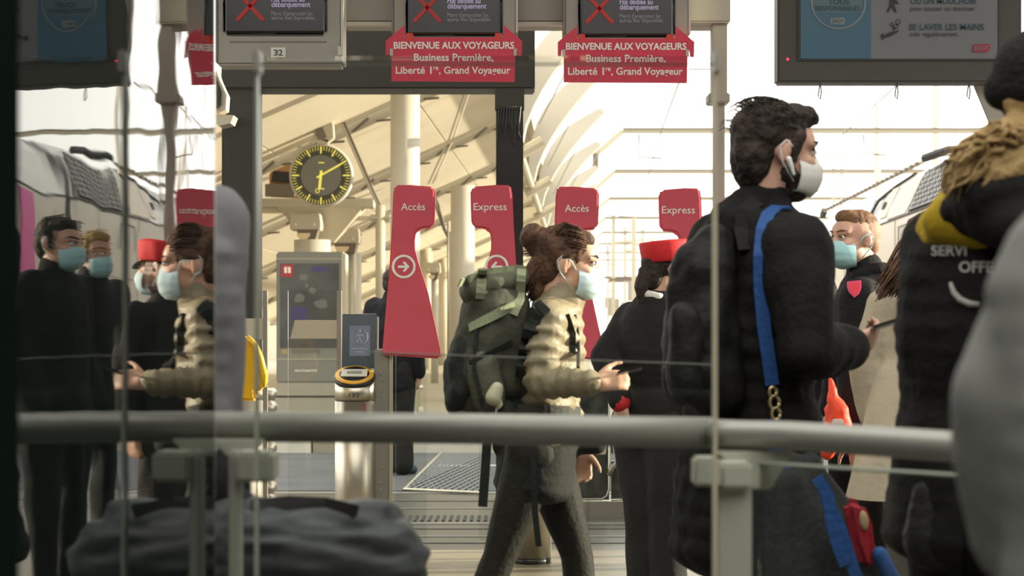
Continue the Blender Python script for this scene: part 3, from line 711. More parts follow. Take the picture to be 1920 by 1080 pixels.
# canopy: inclined soffit panels, ribs and curved fins in the direction of the tracks
TS = 0.036
def tr(L, dd, h): return Vector((L+TS*dd, dd, h))
can = empty('platform_canopy', tr(-4,27,0), 'cream platform canopy with sloping soffit panels, ribs and curved white fins', 'canopy')
def soffit(L): return 5.7+0.46*L
ribd = [20.5,27.5,34.5,41.5,48.5,55.5,62.5,70,78,87,97,108,120]
for i in range(len(ribd)-1):
    a, b = ribd[i]+0.12, ribd[i+1]-0.12
    Ls = [-9.0,-6.2,-4.3,-2.4,-0.9]
    for j in range(len(Ls)-1):
        l0, l1 = Ls[j]+0.012, Ls[j+1]-0.012
        vs = [tr(l0,a,soffit(l0)),tr(l1,a,soffit(l1)),tr(l1,b,soffit(l1)),tr(l0,b,soffit(l0))]
        vs += [v+Vector((0,0,0.12)) for v in vs]
        MB().add(vs,[(3,2,1,0),(4,5,6,7),(0,1,5,4),(1,2,6,5),(2,3,7,6),(3,0,4,7)]).build('soffit_panel', M_cream, can)
for i,dd in enumerate(ribd):
    l0, l1 = -9.0, -0.9
    MB().bar(tr(l0,dd,soffit(l0)-0.05), tr(l1,dd,soffit(l1)-0.05), 0.10, 0.16).build('rib', M_cream2, can)
    if 1 <= i <= 5:
        t = MB()
        for q in range(24):
            L = l0+(l1-l0)*q/24; t.bar(tr(L,dd-0.06,soffit(L)-0.12), tr(L+0.22,dd-0.06,soffit(L+0.22)-(0.02 if q%2 else 0.2)), 0.03)
        t.build('rib_fittings', M_shadebrown, can)
    # curved fin at the track side
    if dd > 25:
        n = 9; vs = []; w = 0.45
        for q in range(n+1):
            t = q/n
            L = -0.85+1.35*(t**1.35); h = 3.85+2.1*(t**0.85)
            th = 0.16+0.34*math.sin(math.pi*t)
            for dy_, dh in ((-w/2,0),(w/2,0),(w/2,th),(-w/2,th)): vs.append(tr(L-dh*0.55,dd+dy_,h+dh*0.6))
        fs = [(q*4+j,q*4+(j+1)%4,(q+1)*4+(j+1)%4,(q+1)*4+j) for q in range(n) for j in range(4)]+[(3,2,1,0),tuple(n*4+j for j in range(4))]
        MB().add(vs,fs).build('curved_fin', M_white_fin, can, bevel=0.0)
        MB().tube([tr(-1.0,dd,3.7),tr(-0.55,dd,3.95)],0.09,8).build('fin_bracket', M_cream2, can)
        MB().tube([tr(-0.85,dd,3.9),tr(-1.0,dd+2.5,4.6)],0.04,6).build('fin_stay', M_shadebrown, can)
        MB().tube([tr(-0.6,dd,4.2),tr(0.55,dd+1.0,6.6)],0.012,5).build('fin_wire', M_wire, can)
    if dd > 50:
        MB().lathe(tr(-4.5,dd,PF),[(0.2,0),(0.2,3.5)],16).build('column', M_cream2, can, True)
MB().tube([tr(-0.9,20,3.85),tr(-0.9,120,3.85)],0.06,8).build('edge_tube', M_cream2, can)
MB().bar(tr(-0.95,20,5.2),tr(-0.95,120,5.2),0.12,0.3).build('edge_beam', M_cream2, can)
# gutter beam with funnel capital around the clock
MB().pbox(488,372,700,388,27.6,0.4).build('gutter_beam', M_cream2, can)
MB().pbox(488,388,560,398,27.8,0.3).build('gutter_beam', M_cream, can)
cp = MB(); cz = PZ(440,27.6); cx_ = PX(600,27.6)
cp.add([Vector((cx_+sx*w_,27.6+sy*w_*0.5+0.3,z)) for w_,z in ((0.18,cz-0.1),(0.62,PZ(388,27.6))) for sx,sy in ((-1,-1),(1,-1),(1,1),(-1,1))],
       [(3,2,1,0),(4,5,6,7),(0,1,5,4),(1,2,6,5),(2,3,7,6),(3,0,4,7)]); cp.build('funnel_capital', M_cream2, can)
MB().prism([(505,328),(520,296),(560,270),(600,262),(600,372),(505,368)],27.9,0.2).build('orange_board', M_orange, can)
MB().prism([(508,340),(512,320),(560,324),(560,342)],27.8,0.05).build('dark_opening', M_dark, can)
MB().pbox(497,345,552,368,27.75,0.1).build('shade_board', M_shadebrown, can)
MB().prism([(488,285),(600,262),(600,268),(488,310)],27.6,0.3).build('gutter_wing', M_cream2, can)
MB().pbox(600,405,730,413,28,0.1).build('tie_beam', M_cream2, can)

# far pale building behind the platform
bd = empty('far_building', (-12,75,PF), 'pale sunlit building with grey windows far behind the totem', 'building')
MB().box(-22,-6.6,75,80,PF,6.2).build('facade', mat('pale_facade',(0.62,0.56,0.44),0.8,var=0.08,vscale=0.5), bd)
for i in range(5):
    x = -12.0+i*1.1
    for z in (1.9,4.1):
        wn = MB().box(x,x+0.7,74.94,75.0,z,z+1.25).build('window', mat('far_window_grey',(0.22,0.22,0.22),0.3), bd)
        MB().box(x+0.33,x+0.37,74.9,74.95,z,z+1.25).build('glazing_bar', M_cream2, wn)
        MB().box(x,x+0.7,74.9,74.95,z+0.6,z+0.64).build('glazing_bar', M_cream2, wn)

# overhead line gantries
for i in range(8):
    dd = 59.7+15.1*i; h = 7.5; x0 = 3.45+TS*(dd-59.7)-0.0
    labels = ['nearest','second','third','fourth','fifth','sixth','seventh','farthest']
    g = empty('overhead_line_gantry', (x0,dd,0), 'pale overhead line gantry spanning the tracks, %s from the viewer' % labels[i], 'gantry', 'overhead line gantries')
    MB().box(x0,x0+16,dd,dd+0.25,h-0.06,h+0.04).build('beam', mat('gantry_beige',(0.34,0.30,0.22),0.6), g)
    MB().box(x0,x0+16,dd-0.02,dd+0.02,h+0.04,h+0.09).build('dark_chord', M_wire, g)
    MB().bar((x0,dd+.1,h),(x0-0.85,dd+.1,h-0.75),0.16).build('corner_brace', M_cream2, g)
    MB().bar((x0-0.85,dd+.1,h-0.7),(x0-0.85,dd+.1,h-1.15),0.18).build('corner_drop', M_shadebrown, g)
    MB().box(x0+15.7,x0+16,dd,dd+0.25,0,h).build('mast', M_cream2, g)
    for j,(xx,hh) in enumerate(((0.5,6.7),(4.2,6.4),(7.5,6.8))):
        MB().tube([(x0+xx,dd+.1,h-0.1),(x0+xx,dd+.1,hh),(x0+xx+0.7,dd+.1,hh-0.05)],0.03,6).build('insulator_arm', M_wire, g)
# catenary masts and wires
for n,(x,dd,h) in enumerate(((1645,70,9.5),(1755,62,9.5),(1570,80,9))):
    m_ = empty('catenary_mast', (PX(x,dd),dd,0), ['pale catenary mast standing above the train nose','pale catenary mast right of the others against the sky','lattice catenary mast nearest the bearded man'][n], 'mast', 'catenary masts')
    if n < 2: MB().lathe((PX(x,dd),dd,0),[(0.13,0),(0.10,h)],12).build('pole', M_white_fin, m_, True)
    else:
        for s_ in (-0.18,0.18): MB().bar((PX(x,dd)+s_,dd,0),(PX(x,dd)+s_,dd,h),0.07).build('leg', M_cream2, m_)
        for q in range(14): MB().bar((PX(x,dd)-0.18,dd,q*0.66),(PX(x,dd)+0.18,dd,(q+1)*0.66),0.04).build('lattice_bar', M_cream2, m_)
def wire(name, label, pts, r, cat='wire'):
    o = MB().tube([pt(*p) for p in pts], r, 5).build(name, M_wire, None); tag(o, label, cat, 'overhead wires'); return o
wire('contact_wire','thin overhead wire falling from the right welcome sign towards the tracks',[(1275,150,40),(1240,245,48),(1215,330,60)],0.02)
wire('contact_wire','thin overhead wire falling behind the information screen to the bearded man',[(1690,152,40),(1620,215,52),(1555,275,60),(1530,292,66)],0.022)
wire('contact_wire','thin wire hanging across the sky beside the gantry post',[(1290,130,30),(1345,130,30)],0.012)
wire('contact_wire','thin vertical wire in front of the catenary masts',[(1583,156,50),(1583,380,50)],0.012)

# ------------------------------------------------------------------ train on the right
TL = 5.97
t_ = empty('train', tr(TL,34,0), 'white high speed train with louvred vents standing at the right platform', 'train')
sec = [(0.15,0.17),(0,0.5),(0,3.35),(0.10,3.62),(0.32,4.05),(0.62,4.32),(1.2,4.45),(2.2,4.45),(2.8,3.4),(2.8,0.17)]
def train_body(d0,d1,name,m):
    n = len(sec); ds = [d0,d1]; vs = [tr(TL+l,dd,h) for dd in ds for l,h in sec]
    fs = [(j,(j+1)%n,n+(j+1)%n,n+j) for j in range(n)]+[tuple(range(n-1,-1,-1)),tuple(range(n,2*n))]
    return MB().add(vs,fs).build(name,m,t_)
train_body(30.9,51,'power_car_body',M_train); train_body(12,30.3,'coach_body',M_train); train_body(30.3,30.9,'gangway',M_dark)
def patch(d0,d1,h0,h1,m,name,parent=t_,out=0.012,l0=0.0,l1=0.0,th=0.02):
    a = [tr(TL+l0-out,d0,h0),tr(TL+l0-out,d1,h0),tr(TL+l1-out,d1,h1),tr(TL+l1-out,d0,h1)]
    b = [v+Vector((th,0,0)) for v in a]
    return MB().add(a+b,[(3,2,1,0),(4,5,6,7),(0,1,5,4),(1,2,6,5),(2,3,7,6),(3,0,4,7)]).build(name,m,parent)
vent = patch(31.2,35.0,3.42,4.16,M_dark,'vent_grille',out=0.03,l0=0.02,l1=0.36)
for i in range(14):
    q = 31.25+i*0.285
    patch(q,q+0.05,3.44,4.14,M_train_d if i%2 else M_steel_d,'vent_slat',vent,0.055,0.02,0.36)
for i in range(7):
    f_ = i/7; patch(31.2,35.0,3.44+0.7*f_,3.47+0.7*f_,M_train_d,'vent_slat',vent,0.045,0.02+0.34*f_,0.035+0.34*f_)
patch(35.4,37.6,3.42,4.10,M_train_c,'cream_hatch',out=0.02,l0=0.02,l1=0.34)
patch(37.9,38.7,3.5,4.10,M_train_c,'cream_hatch',out=0.02,l0=0.05,l1=0.34)
patch(38.6,38.9,3.70,3.85,M_dark,'hatch_handle',out=0.04,l0=0.14,l1=0.2)
patch(35.05,35.12,3.38,4.2,M_dark,'panel_gap',out=0.02,l0=0.01,l1=0.4)
patch(12,48,3.355,3.385,M_dark,'waist_seam',out=0.012)
MB().tube([tr(TL-0.01,40.6,3.1),tr(TL+0.02,40.4,3.5),tr(TL+0.2,39.8,3.95),tr(TL+0.45,38.9,4.2),tr(TL+0.62,37.8,4.34)],0.035,6).build('windscreen_seal', M_dark, t_)
patch(40.8,44.5,3.42,4.05,M_blueglass,'side_windscreen',out=0.014,l0=0.02,l1=0.30)
MB().tube([tr(TL+0.5,36.3,4.45),tr(TL+0.5,51,4.45)],0.04,6).build('roof_rail', M_cream2, t_)
for i in range(24): 
    q = 36.6+i*0.6; MB().bar(tr(TL+0.44,q,4.44),tr(TL+0.44,q+0.25,4.44),0.05,0.06).build('roof_clip', M_shadebrown, t_)
MB().tube([tr(TL+0.5,36.2,4.5),tr(TL+0.8,35.4,4.58),tr(TL+0.9,34.6,4.5)],0.08,6).build('roof_pipe', M_dark, t_)
MB().bar(tr(TL+0.5,51,4.46),tr(TL+0.5,51.5,4.35),0.14).build('roof_end', M_dark, t_)
patch(30.9,51,0.5,1.55,M_train_d,'lower_dark_band',out=0.01); patch(12,30.3,0.5,1.2,M_train_d,'lower_dark_band',out=0.01)
patch(30.9,51,1.25,1.4,M_train_c,'cream_stripe',out=0.016)
patch(27.2,28.4,0.9,3.3,M_pink,'magenta_door',out=0.02); patch(24.6,25.2,0.9,3.3,M_pink,'magenta_stripe',out=0.02)
for q in (13,15.2,17.4,19.6,21.8): patch(q,q+1.7,2.0,2.9,M_train_d,'coach_window',out=0.018)
patch(31.5,46,2.2,2.22,M_steel_d,'panel_seam',out=0.01)
for q in (33,36.5,40,43.5): patch(q,q+0.03,1.6,3.35,M_steel_d,'panel_seam',out=0.01)
MB().tube([tr(TL-0.02,36.0,2.75),tr(TL-0.02,36.0,3.2),tr(TL-0.02,34.9,3.2),tr(TL-0.02,34.6,2.75)],0.012,5).build('panel_outline', M_wire, t_)

for i,(x,dd,h) in enumerate(((1150,110,8),(1172,140,9),(1188,95,7),(1205,160,10),(1140,170,9),(1222,127,7.5))):
    m_ = empty('distant_mast', (PX(x,dd),dd,0), 'distant pale line mast over the far tracks, %s from the left of six' % {1140:'first',1150:'second',1172:'third',1188:'fourth',1205:'fifth',1222:'sixth'}[x], 'mast', 'distant line masts')
    MB().bar((PX(x,dd),dd,0),(PX(x,dd),dd,h),0.22).build('pole', M_cream2, m_)
    MB().bar((PX(x,dd),dd,h*.8),(PX(x,dd)+1.8,dd,h*.82),0.14).build('arm', M_cream2, m_); MB().bar((PX(x,dd)-1.2,dd,h*.55),(PX(x,dd)+1.4,dd,h*.55),0.12).build('arm', M_shadebrown, m_)
    MB().box(PX(x,dd)-.3,PX(x,dd)+.35,dd-.1,dd+.1,2.2+i*.3,3.2+i*.3).build('signal_box', M_steel_d, m_)
sp_ = empty('short_steel_post', (PX(772,19.9),19.9,PF), 'short steel post with a round foot right of the man behind the Accès cover', 'post')
MB().lathe((PX(777,19.9),19.9,PF),[(0.1,0),(0.1,0.03),(0.045,0.05),(0.045,0.42),(0.09,0.45),(0.09,0.5)],20).build('post_shaft', M_steel, sp_, True)

# ------------------------------------------------------------------ people
def skin(n, c): return mat('skin_'+n, c, 0.5, var=0.06, vscale=30, bump=0.05, bscale=120)
def cloth(n, c, rough=0.85, **k): 
    k.setdefault('var',0.15); k.setdefault('vscale',6); k.setdefault('bump',0.25); k.setdefault('bscale',55)
    return mat('cloth_'+n, c, rough, sheen=0.0, spec=0.2, **k)
def hairm(n, c, c2): return mat('hair_'+n, c, 0.65, spec=0.25, col2=c2, vscale=18, stretch=(1,1,1), bump=0.6, bscale=45)
M_mask_w = mat('white_mask', (0.66,0.66,0.63), 0.8, bump=0.1); M_mask_b = mat('blue_mask', (0.36,0.62,0.66), 0.8, bump=0.1)
M_mask_p = mat('pale_blue_mask', (0.55,0.70,0.74), 0.8, bump=0.1)
M_eye = mat('eye_white',(0.7,0.68,0.65),0.2); M_iris = mat('eye_dark',(0.03,0.02,0.015),0.1)

def pose(x, y, h, yaw):
    k = h/1.75; f = Vector((math.cos(R(yaw)),math.sin(R(yaw)),0)); r = Vector((math.sin(R(yaw)),-math.cos(R(yaw)),0)); o = Vector((x,y,0)); Z = Vector((0,0,1))
    P = dict(k=k, yaw=yaw, hyaw=yaw, pitch=0, roll=0, f=f, r=r)
    P['pel'] = o+Z*0.95*k; P['chest'] = o+Z*1.25*k; P['neck'] = o+Z*1.47*k; P['head'] = o+Z*1.635*k+f*0.025
    for s,S in ((-1,'L'),(1,'R')):
        P['sh'+S] = o+Z*1.415*k+r*s*0.175*k; P['el'+S] = o+Z*1.12*k+r*s*0.235*k-f*0.03; P['wr'+S] = o+Z*0.87*k+r*s*0.225*k+f*0.06
        P['hd'+S] = -Z; P['hn'+S] = -r*s
        P['hip'+S] = o+Z*0.90*k+r*s*0.09*k; P['kn'+S] = o+Z*0.49*k+r*s*0.10*k+f*0.02; P['an'+S] = o+Z*0.085*k+r*s*0.10*k; P['toe'+S] = P['an'+S]+f*0.17*k-Z*0.045*k
        P['curl'+S] = 0.45
    return P

def frame(P): return Matrix((P['f'],P['r'],P['f'].cross(P['r'])*-1)).transposed()
def spine(P, t):
    if t < 0.55: return P['pel'].lerp(P['chest'], t/0.55)
    return P['chest'].lerp(P['neck'], (t-0.55)/0.45)
TR = [(-1.6,.20,.16),(-0.6,.185,.14),(-0.2,.175,.125),(0,.165,.115),(.25,.145,.10),(.55,.165,.118),(.8,.168,.098),(.92,.12,.085),(1.02,.062,.062)]
def trad(t):
    for (a,w0,d0),(b,w1,d1) in zip(TR[:-1],TR[1:]):
        if t <= b: q = (t-a)/(b-a); return w0+(w1-w0)*q, d0+(d1-d0)*q
    return TR[-1][1:]
def torso(b, P, inf=0.0, t0=-0.12, t1=1.0, step=0.08, hr=0.06, winf=None):
    up = (P['neck']-P['pel']).normalized(); f = (P['f']-up*P['f'].dot(up)).normalized(); r = up.cross(f)*-1
    M = Matrix((f,r,up)).transposed(); t = t0
    while t <= t1+1e-6:
        w,d_ = trad(t); w = (w+(inf if winf is None else winf))*P['k']; d_ = (d_+inf)*P['k']
        b.ball(spine(P,t), (d_,w,hr+inf*0.5), 20, 10, M); t += step
def arm(b, P, S, inf=0.0, start=0.0, cuff=1.0):
    k = P['k']; sh,el,wr = P['sh'+S],P['el'+S],P['wr'+S]; mid = sh.lerp(el,0.5); fm = el.lerp(wr,0.35); e = el.lerp(wr,cuff)
    b.chain([(sh,(.062+inf)*k),(mid,(.050+inf)*k),(el,(.043+inf)*k),(fm,(.043+inf)*k),(e,(.030+inf)*k)])
    b.cap(spine(P,0.82),(.08+inf)*k, sh,(.060+inf)*k)
def leg(b, P, S, inf=0.0, end=1.0, low=0.0):
    k = P['k']; h,n,a = P['hip'+S],P['kn'+S],P['an'+S]; m = h.lerp(n,0.5); c = n.lerp(a,0.3); e = n.lerp(a,end)
    b.chain([(h,(.092+inf)*k),(m,(.078+inf)*k),(n,(.054+inf)*k),(c,(.055+inf)*k),(e,(.037+inf+low)*k)])
def hand(b, P, S):
    w = P['wr'+S]; d_ = P['hd'+S].normalized(); n_ = P['hn'+S]; n_ = (n_-d_*n_.dot(d_)).normalized(); t = d_.cross(n_); k = P['k']
    side = P.get('th'+S, 1 if S == 'R' else -1); cu = P['curl'+S]
    b.cap(w,.027*k,w+d_*0.03*k,.026*k)
    for q in (-.028,-.010,.010,.028): b.cap(w+d_*.025*k+t*q*.8*k,.015*k,w+d_*.088*k+t*q*k,.012*k)
    for i,(q,l) in enumerate(zip((-.030,-.010,.010,.029),(.066,.078,.074,.056) if side < 0 else (.056,.074,.078,.066))):
        p = w+d_*.088*k+t*q*k; a = cu*0.5
        for j,s in enumerate((.45,.32,.25)):
            dd = (d_*math.cos(a)+n_*math.sin(a)).normalized(); p2 = p+dd*l*s*k; b.cap(p,(.0095-.0008*j)*k,p2,(.0090-.001*j)*k,8); p = p2; a += cu
    p = w+d_*.030*k+t*side*.026*k
    for j,(l,a) in enumerate(((.045,.75),(.035,.45),(.027,.2))):
        dd = (d_*math.cos(a)+t*side*math.sin(a)+n_*0.35).normalized(); p2 = p+dd*l*k; b.cap(p,(.014-.002*j)*k,p2,(.012-.002*j)*k,8); p = p2
def HM(P):
    return Matrix.Translation(P['head'])@Matrix.Rotation(R(P['hyaw']),4,'Z')@Matrix.Rotation(R(P['pitch']),4,'Y')@Matrix.Rotation(R(P['roll']),4,'X')@Matrix.Scale(P.get('hs',1.0),4)
def hball(b, H, c, r, n=20, m=12, rot=None):
    s = H.to_scale()[0]; M = H.to_3x3().normalized()
    if rot: M = M@rot.to_3x3()
    b.ball(H@Vector(c), tuple(q*s for q in r), n, m, M)
def head(b, P):
    H = HM(P); s = P.get('hs',1.0)
    hball(b,H,(-.012,0,.028),(.098,.075,.088)); hball(b,H,(.032,0,-.028),(.062,.061,.082)); hball(b,H,(.046,0,-.082),(.042,.044,.030))
    hball(b,H,(.012,0,-.058),(.058,.062,.045)); hball(b,H,(.052,0,.035),(.045,.058,.045))
    b.cap(H@Vector((.094,0,.006)),.009*s,H@Vector((.112,0,-.030)),.013*s); 
    for q in (-1,1):
        b.cap(H@Vector((.107,q*.009,-.034)),.009*s,H@Vector((.10,q*.012,-.034)),.008*s)
        hball(b,H,(.062,q*.040,-.022),(.028,.020,.022)); b.cap(H@Vector((.090,q*.014,.026)),.009*s,H@Vector((.072,q*.050,.026)),.009*s)
        hball(b,H,(-.012,q*.078,-.002),(.019,.009,.032),12,8,Matrix.Rotation(R(12),4,'Y')); hball(b,H,(-.004,q*.076,-.026),(.010,.008,.012),10,6)
    b.cap(H@Vector((.088,0,-.056)),.013*s,H@Vector((.092,0,-.066)),.012*s)
    b.cap(H@Vector((-.022,0,-.050)),.056*s,P['neck']-Vector((0,0,.02)),.062*P['k'])
def eyes(P, parent, browm, sides=(-1,1)):
    H = HM(P); s = P.get('hs',1.0)
    for q in sides:
        e = MB(); e.ball(H@Vector((.0815,q*.031,.008)),.0108*s,14,8); eo = e.build('eye', M_eye, parent, True)
        i = MB(); i.ball(H@Vector((.0885,q*.0325,.008)),.0058*s,10,6); i.build('iris', M_iris, eo, True)
        l = MB(); l.cap(H@Vector((.092,q*.020,.0145)),.0042*s,H@Vector((.080,q*.044,.0135)),.0036*s,8); l.build('eyelash', browm, parent, True)
        br_ = MB(); br_.chain([(H@Vector((.098,q*.014,.030)),.003*s),(H@Vector((.093,q*.034,.035)),.0032*s),(H@Vector((.074,q*.054,.031)),.002*s)]); br_.build('eyebrow', browm, parent, True)
def facemask(P, m, parent, style='pleat', low=-.118):
    H = HM(P); vs = []; nv, nu = 14, 22
    prof = [(0,.103,-.004,.052),(.2,.123,-.026,.064),(.45,.125,-.058,.068),(.7,.113,-.088,.064),(.88,.094,-.108,.056),(1.0,.060,low,.044)]
    def pr(t):
        for a,b in zip(prof[:-1],prof[1:]):
            if t <= b[0]: q = (t-a[0])/(b[0]-a[0]); return [a[i]+(b[i]-a[i])*q for i in (1,2,3)]
        return prof[-1][1:]
    for layer in (0,-.003):
        for i in range(nv+1):
            t = i/nv; x,z,w = pr(t)
            rip = 0.0022*math.sin(t*math.pi*7) if style == 'pleat' else 0
            for j in range(nu+1):
                a = R(-78+156*j/nu)
                xx = .012+(x+rip+layer-.012)*max(math.cos(a),0)**(0.75 if style=='pleat' else 0.9); yy = (w+layer+.006)*math.sin(a)
                vs.append(H@Vector((xx, yy, z+.012*(abs(math.sin(a))**2)*(1-2*t)*-1)))
    n1 = (nv+1)*(nu+1); fs = []
    for L_ in (0,1):
        for i in range(nv):
            for j in range(nu):
                q = [L_*n1+i*(nu+1)+j, L_*n1+i*(nu+1)+j+1, L_*n1+(i+1)*(nu+1)+j+1, L_*n1+(i+1)*(nu+1)+j]; fs.append(tuple(q if L_ else q[::-1]))
    o = MB().add(vs,fs).build('face_mask', m, parent, True)
    for q in (-1,1):
        MB().tube([H@Vector(v) for v in ((.032,q*.067,-.018),(.015,q*.076,.008),(-.012,q*.084,.026),(-.028,q*.085,.008),(-.018,q*.083,-.030),(.020,q*.070,-.075))],.0022,6).build('ear_loop', m, o, True)
    return o
def strands(P, parent, m, n, fn, r=.0022, name='hair_strands'):
    H = HM(P); b = MB()
    for i in range(n): b.tube([H@Vector(p) for p in fn(i)], [r,r*1.2,r,r*.5][:4], 4)
    return b.build(name, m, parent, True, kind='stuff')
def shoe(P, S, m, parent, sole=None):
    a, t = P['an'+S], P['toe'+S]; k = P['k']; b = MB(); dn = Vector((0,0,-.03*k))
    b.chain([(a+Vector((0,0,.03)),.048*k),(a+dn*.5,.05*k),(t,.040*k)]); b.cap(a-(t-a)*.25+dn,.040*k,t+(t-a)*.12,.030*k)
    return b.fuse('shoe', m, parent, 0.012, 2)
def person(label, P, skm, voxel=0.012, hands='LR'):
    r = empty('person', (P['pel'].x,P['pel'].y,0), label, 'person')
    b = MB(); torso(b,P); head(b,P)
    for S in 'LR': 
        arm(b,P,S); leg(b,P,S); hand(b,P,S); b.cap(P['an'+S],.036*P['k'],P['toe'+S],.03*P['k'])
    b.cap(P['hipL'],.1*P['k'],P['hipR'],.1*P['k'])
    body = b.fuse('body', skm, r, voxel, 2)
    return r, body
def trousers(P, parent, m, inf=.016, end=.97, low=.012, fold=.006, voxel=.014, name='trousers', seed=1):
    b = MB(); leg(b,P,'L',inf,end,low); leg(b,P,'R',inf,end,low); b.cap(P['hipL'],(.1+inf)*P['k'],P['hipR'],(.1+inf)*P['k']); torso(b,P,inf,-0.15,0.25)
    return b.fuse(name, m, parent, voxel, 3, fold, 11, (1,1,.5), seed)
def jacket(P, parent, m, inf=.022, t0=-.2, cuff=.93, fold=.008, voxel=.013, collar=.02, name='jacket', seed=2, fscale=10, sleeves='LR', step=.08, hr=.06, winf=None, ainf=None, chigh=.06):
    b = MB(); torso(b,P,inf,t0,.98,step,hr,winf)
    for S in sleeves: arm(b,P,S,inf if ainf is None else ainf,0,cuff)
    if collar:
        H = HM(P); a = P['neck']-Vector((0,0,.02)); c = P['neck'].lerp(H@Vector((-.022,0,-.06)),chigh/.12); b.cap(a,(.068+collar)*P['k'],c,(.060+collar)*P['k'])
    return b.fuse(name, m, parent, voxel, 3, fold, fscale, (1,1,.7), seed)
def shorthair(P, parent, m, n=260, back=-.02, lift=.0, seed=0, side=True, wide=.082, fade=False):
    H = HM(P); b = MB(); rnd = random.Random(seed)
    hball(b,H,(-.020+back*0.2,0,.042+lift),(.099,wide,.088)); hball(b,H,(-.060,0,.000),(.060,.072 if not fade else .066,.085)); hball(b,H,(.030,0,.088+lift),(.058,.058,.034))
    if side:
        for q in (-1,1): b.cap(H@Vector((.018,q*.070,.02)),.013,H@Vector((.014,q*.070,-.015)),.009)
    o = b.fuse('hair', m, parent, 0.006, 2, .004, 45, (1,1,.6), seed)
    def fn(i):
        a = rnd.uniform(0,2*math.pi); e = rnd.uniform(.05,1.3); x = -.02+.10*math.cos(e)*math.cos(a); y_ = wide*math.cos(e)*math.sin(a); z = .042+lift+.09*math.sin(e)
        if x > .05 and z < .08: z += .05; x -= .02
        dx = rnd.uniform(-.012,.03); L = [(x,y_,z)]
        for t in (1,2,3): L.append((x+dx*t/3+.01*t/3, y_*(1+.03*t), z+.006*t-.004*t*t*.5))
        return L
    strands(P,o,m,n,fn)
    return o

# ---- 1. walking woman with the big backpack
JY = 6.4
P = pose(PX(1035,JY), JY, 1.58, 0); P['hs'] = 1.02
P['pel'] = pt(1012,828,JY); P['chest'] = pt(1033,665,JY); P['neck'] = pt(1045,566,JY); P['head'] = pt(1064,495,JY); P['pitch'] = 6; P['hyaw'] = -4
P['shR'] = pt(1026,600,6.23); P['elR'] = pt(1014,716,6.16); P['wrR'] = pt(1112,718,6.08); P['hdR'] = Vector((1,0.05,0.12)); P['hnR'] = Vector((0,.9,-.3)); P['curlR'] = .8; P['thR'] = 1
P['shL'] = pt(1040,600,6.57); P['elL'] = pt(1052,730,6.62); P['wrL'] = pt(1082,838,6.56); P['hdL'] = Vector((.25,-.1,-1)); P['curlL'] = .7; P['hnL'] = Vector((-.3,-1,0))
P['hipR'] = pt(1000,852,6.31); P['knR'] = pt(936,1046,6.31); P['anR'] = pt(862,1222,6.33); P['toeR'] = pt(905,1275,6.33)
P['hipL'] = pt(1022,852,6.49); P['knL'] = pt(1082,1040,6.49); P['anL'] = pt(1098,1245,6.47); P['toeL'] = pt(1175,1268,6.47)
sk = skin('fair',(0.62,0.36,0.25))
r1, body = person('woman in khaki puffer jacket and pale mask striding right under a big backpack', P, sk, .0075)
M_leg = cloth('charcoal_leggings',(0.020,0.019,0.015),.7)
trousers(P, r1, M_leg, .008, .99, .004, .003, .012)
for S in 'LR': shoe(P,S,M_black,r1)
M_khaki = mat('khaki_puffer',(0.25,0.205,0.125),0.55,var=.10,vscale=10,bump=.3,bscale=30)
b = MB()
up = (P['neck']-P['pel']).normalized()
torso(b,P,.018,.02,.95,.115,.034,.03)
torso(b,P,.006,0,.95,.06,.05,.016)
def puffs(b, pts, rad, step, hh):
    for (a,ra),(c,rc) in zip(pts[:-1],pts[1:]):
        n = max(1,int((c-a).length/step)); dd = (c-a).normalized(); M = dd.to_track_quat('Z','Y').to_matrix()
        for i in range(n+1):
            q = i/n; b.ball(a.lerp(c,q),(ra+(rc-ra)*q,ra+(rc-ra)*q,hh),18,8,M)
for S in 'LR':
    m_ = P['shR'].lerp(P['elR'],.5)
    puffs(b,[(P['sh'+S],.070),(P['el'+S],.064),(P['el'+S].lerp(P['wr'+S],.95),.046)],0,.043,.024)
    b.chain([(P['sh'+S],.058),(P['el'+S],.052),(P['el'+S].lerp(P['wr'+S],.97),.038)])
    b.cap(spine(P,.82),.085,P['sh'+S],.066)
H = HM(P)
jk = b.fuse('puffer_jacket', M_khaki, r1, .0085, 1, .003, 24, (1,1,1), 3)
co = MB(); co.cap(pt(1046,582,JY),.084,pt(1056,562,JY),.076); co.cap(pt(1056,562,JY),.076,pt(1060,553,JY),.072); co.fuse('collar', M_khaki, r1, .009, 2, .003, 30)
hm = MB(); torso(hm,P,.024,-.28,.10,.06,.05); hm.cap(pt(940,836,6.4),.035,pt(1120,836,6.4),.03); hm.fuse('dark_hem', cloth('dark_grey_hem',(0.025,0.025,0.023)), r1, .012, 3, .004)
TJ0 = bvh_of(jk); zp = MB(); zp.tube([drape(TJ0,x,y,.001,6.35) for x,y in ((1078,590),(1083,620),(1085,660),(1084,690))],.006,6); zp.build('zip', M_dark, r1)
M_brh = hairm('brown',(0.045,0.022,0.014),(0.12,0.06,0.035))
hb_ = MB(); hball(hb_,H,(-.022,0,.040),(.100,.083,.088)); hball(hb_,H,(-.058,0,-.005),(.062,.070,.085)); hball(hb_,H,(.03,0,.082),(.055,.058,.035))
hball(hb_,H,(-.118,0,.075),(.050,.052,.047)); hball(hb_,H,(-.100,0,.05),(.045,.045,.04)); hball(hb_,H,(-.09,0,-.04),(.045,.055,.06)); hball(hb_,H,(-.085,0,-.09),(.032,.045,.05))
for q in (-1,1): hb_.cap(H@Vector((.03,q*.066,.045)),.016,H@Vector((-.01,q*.078,.02)),.012)
hr = hb_.fuse('hair', M_brh, r1, .006, 2, .006, 32, (1,1,.5), 5)
rn = random.Random(3)
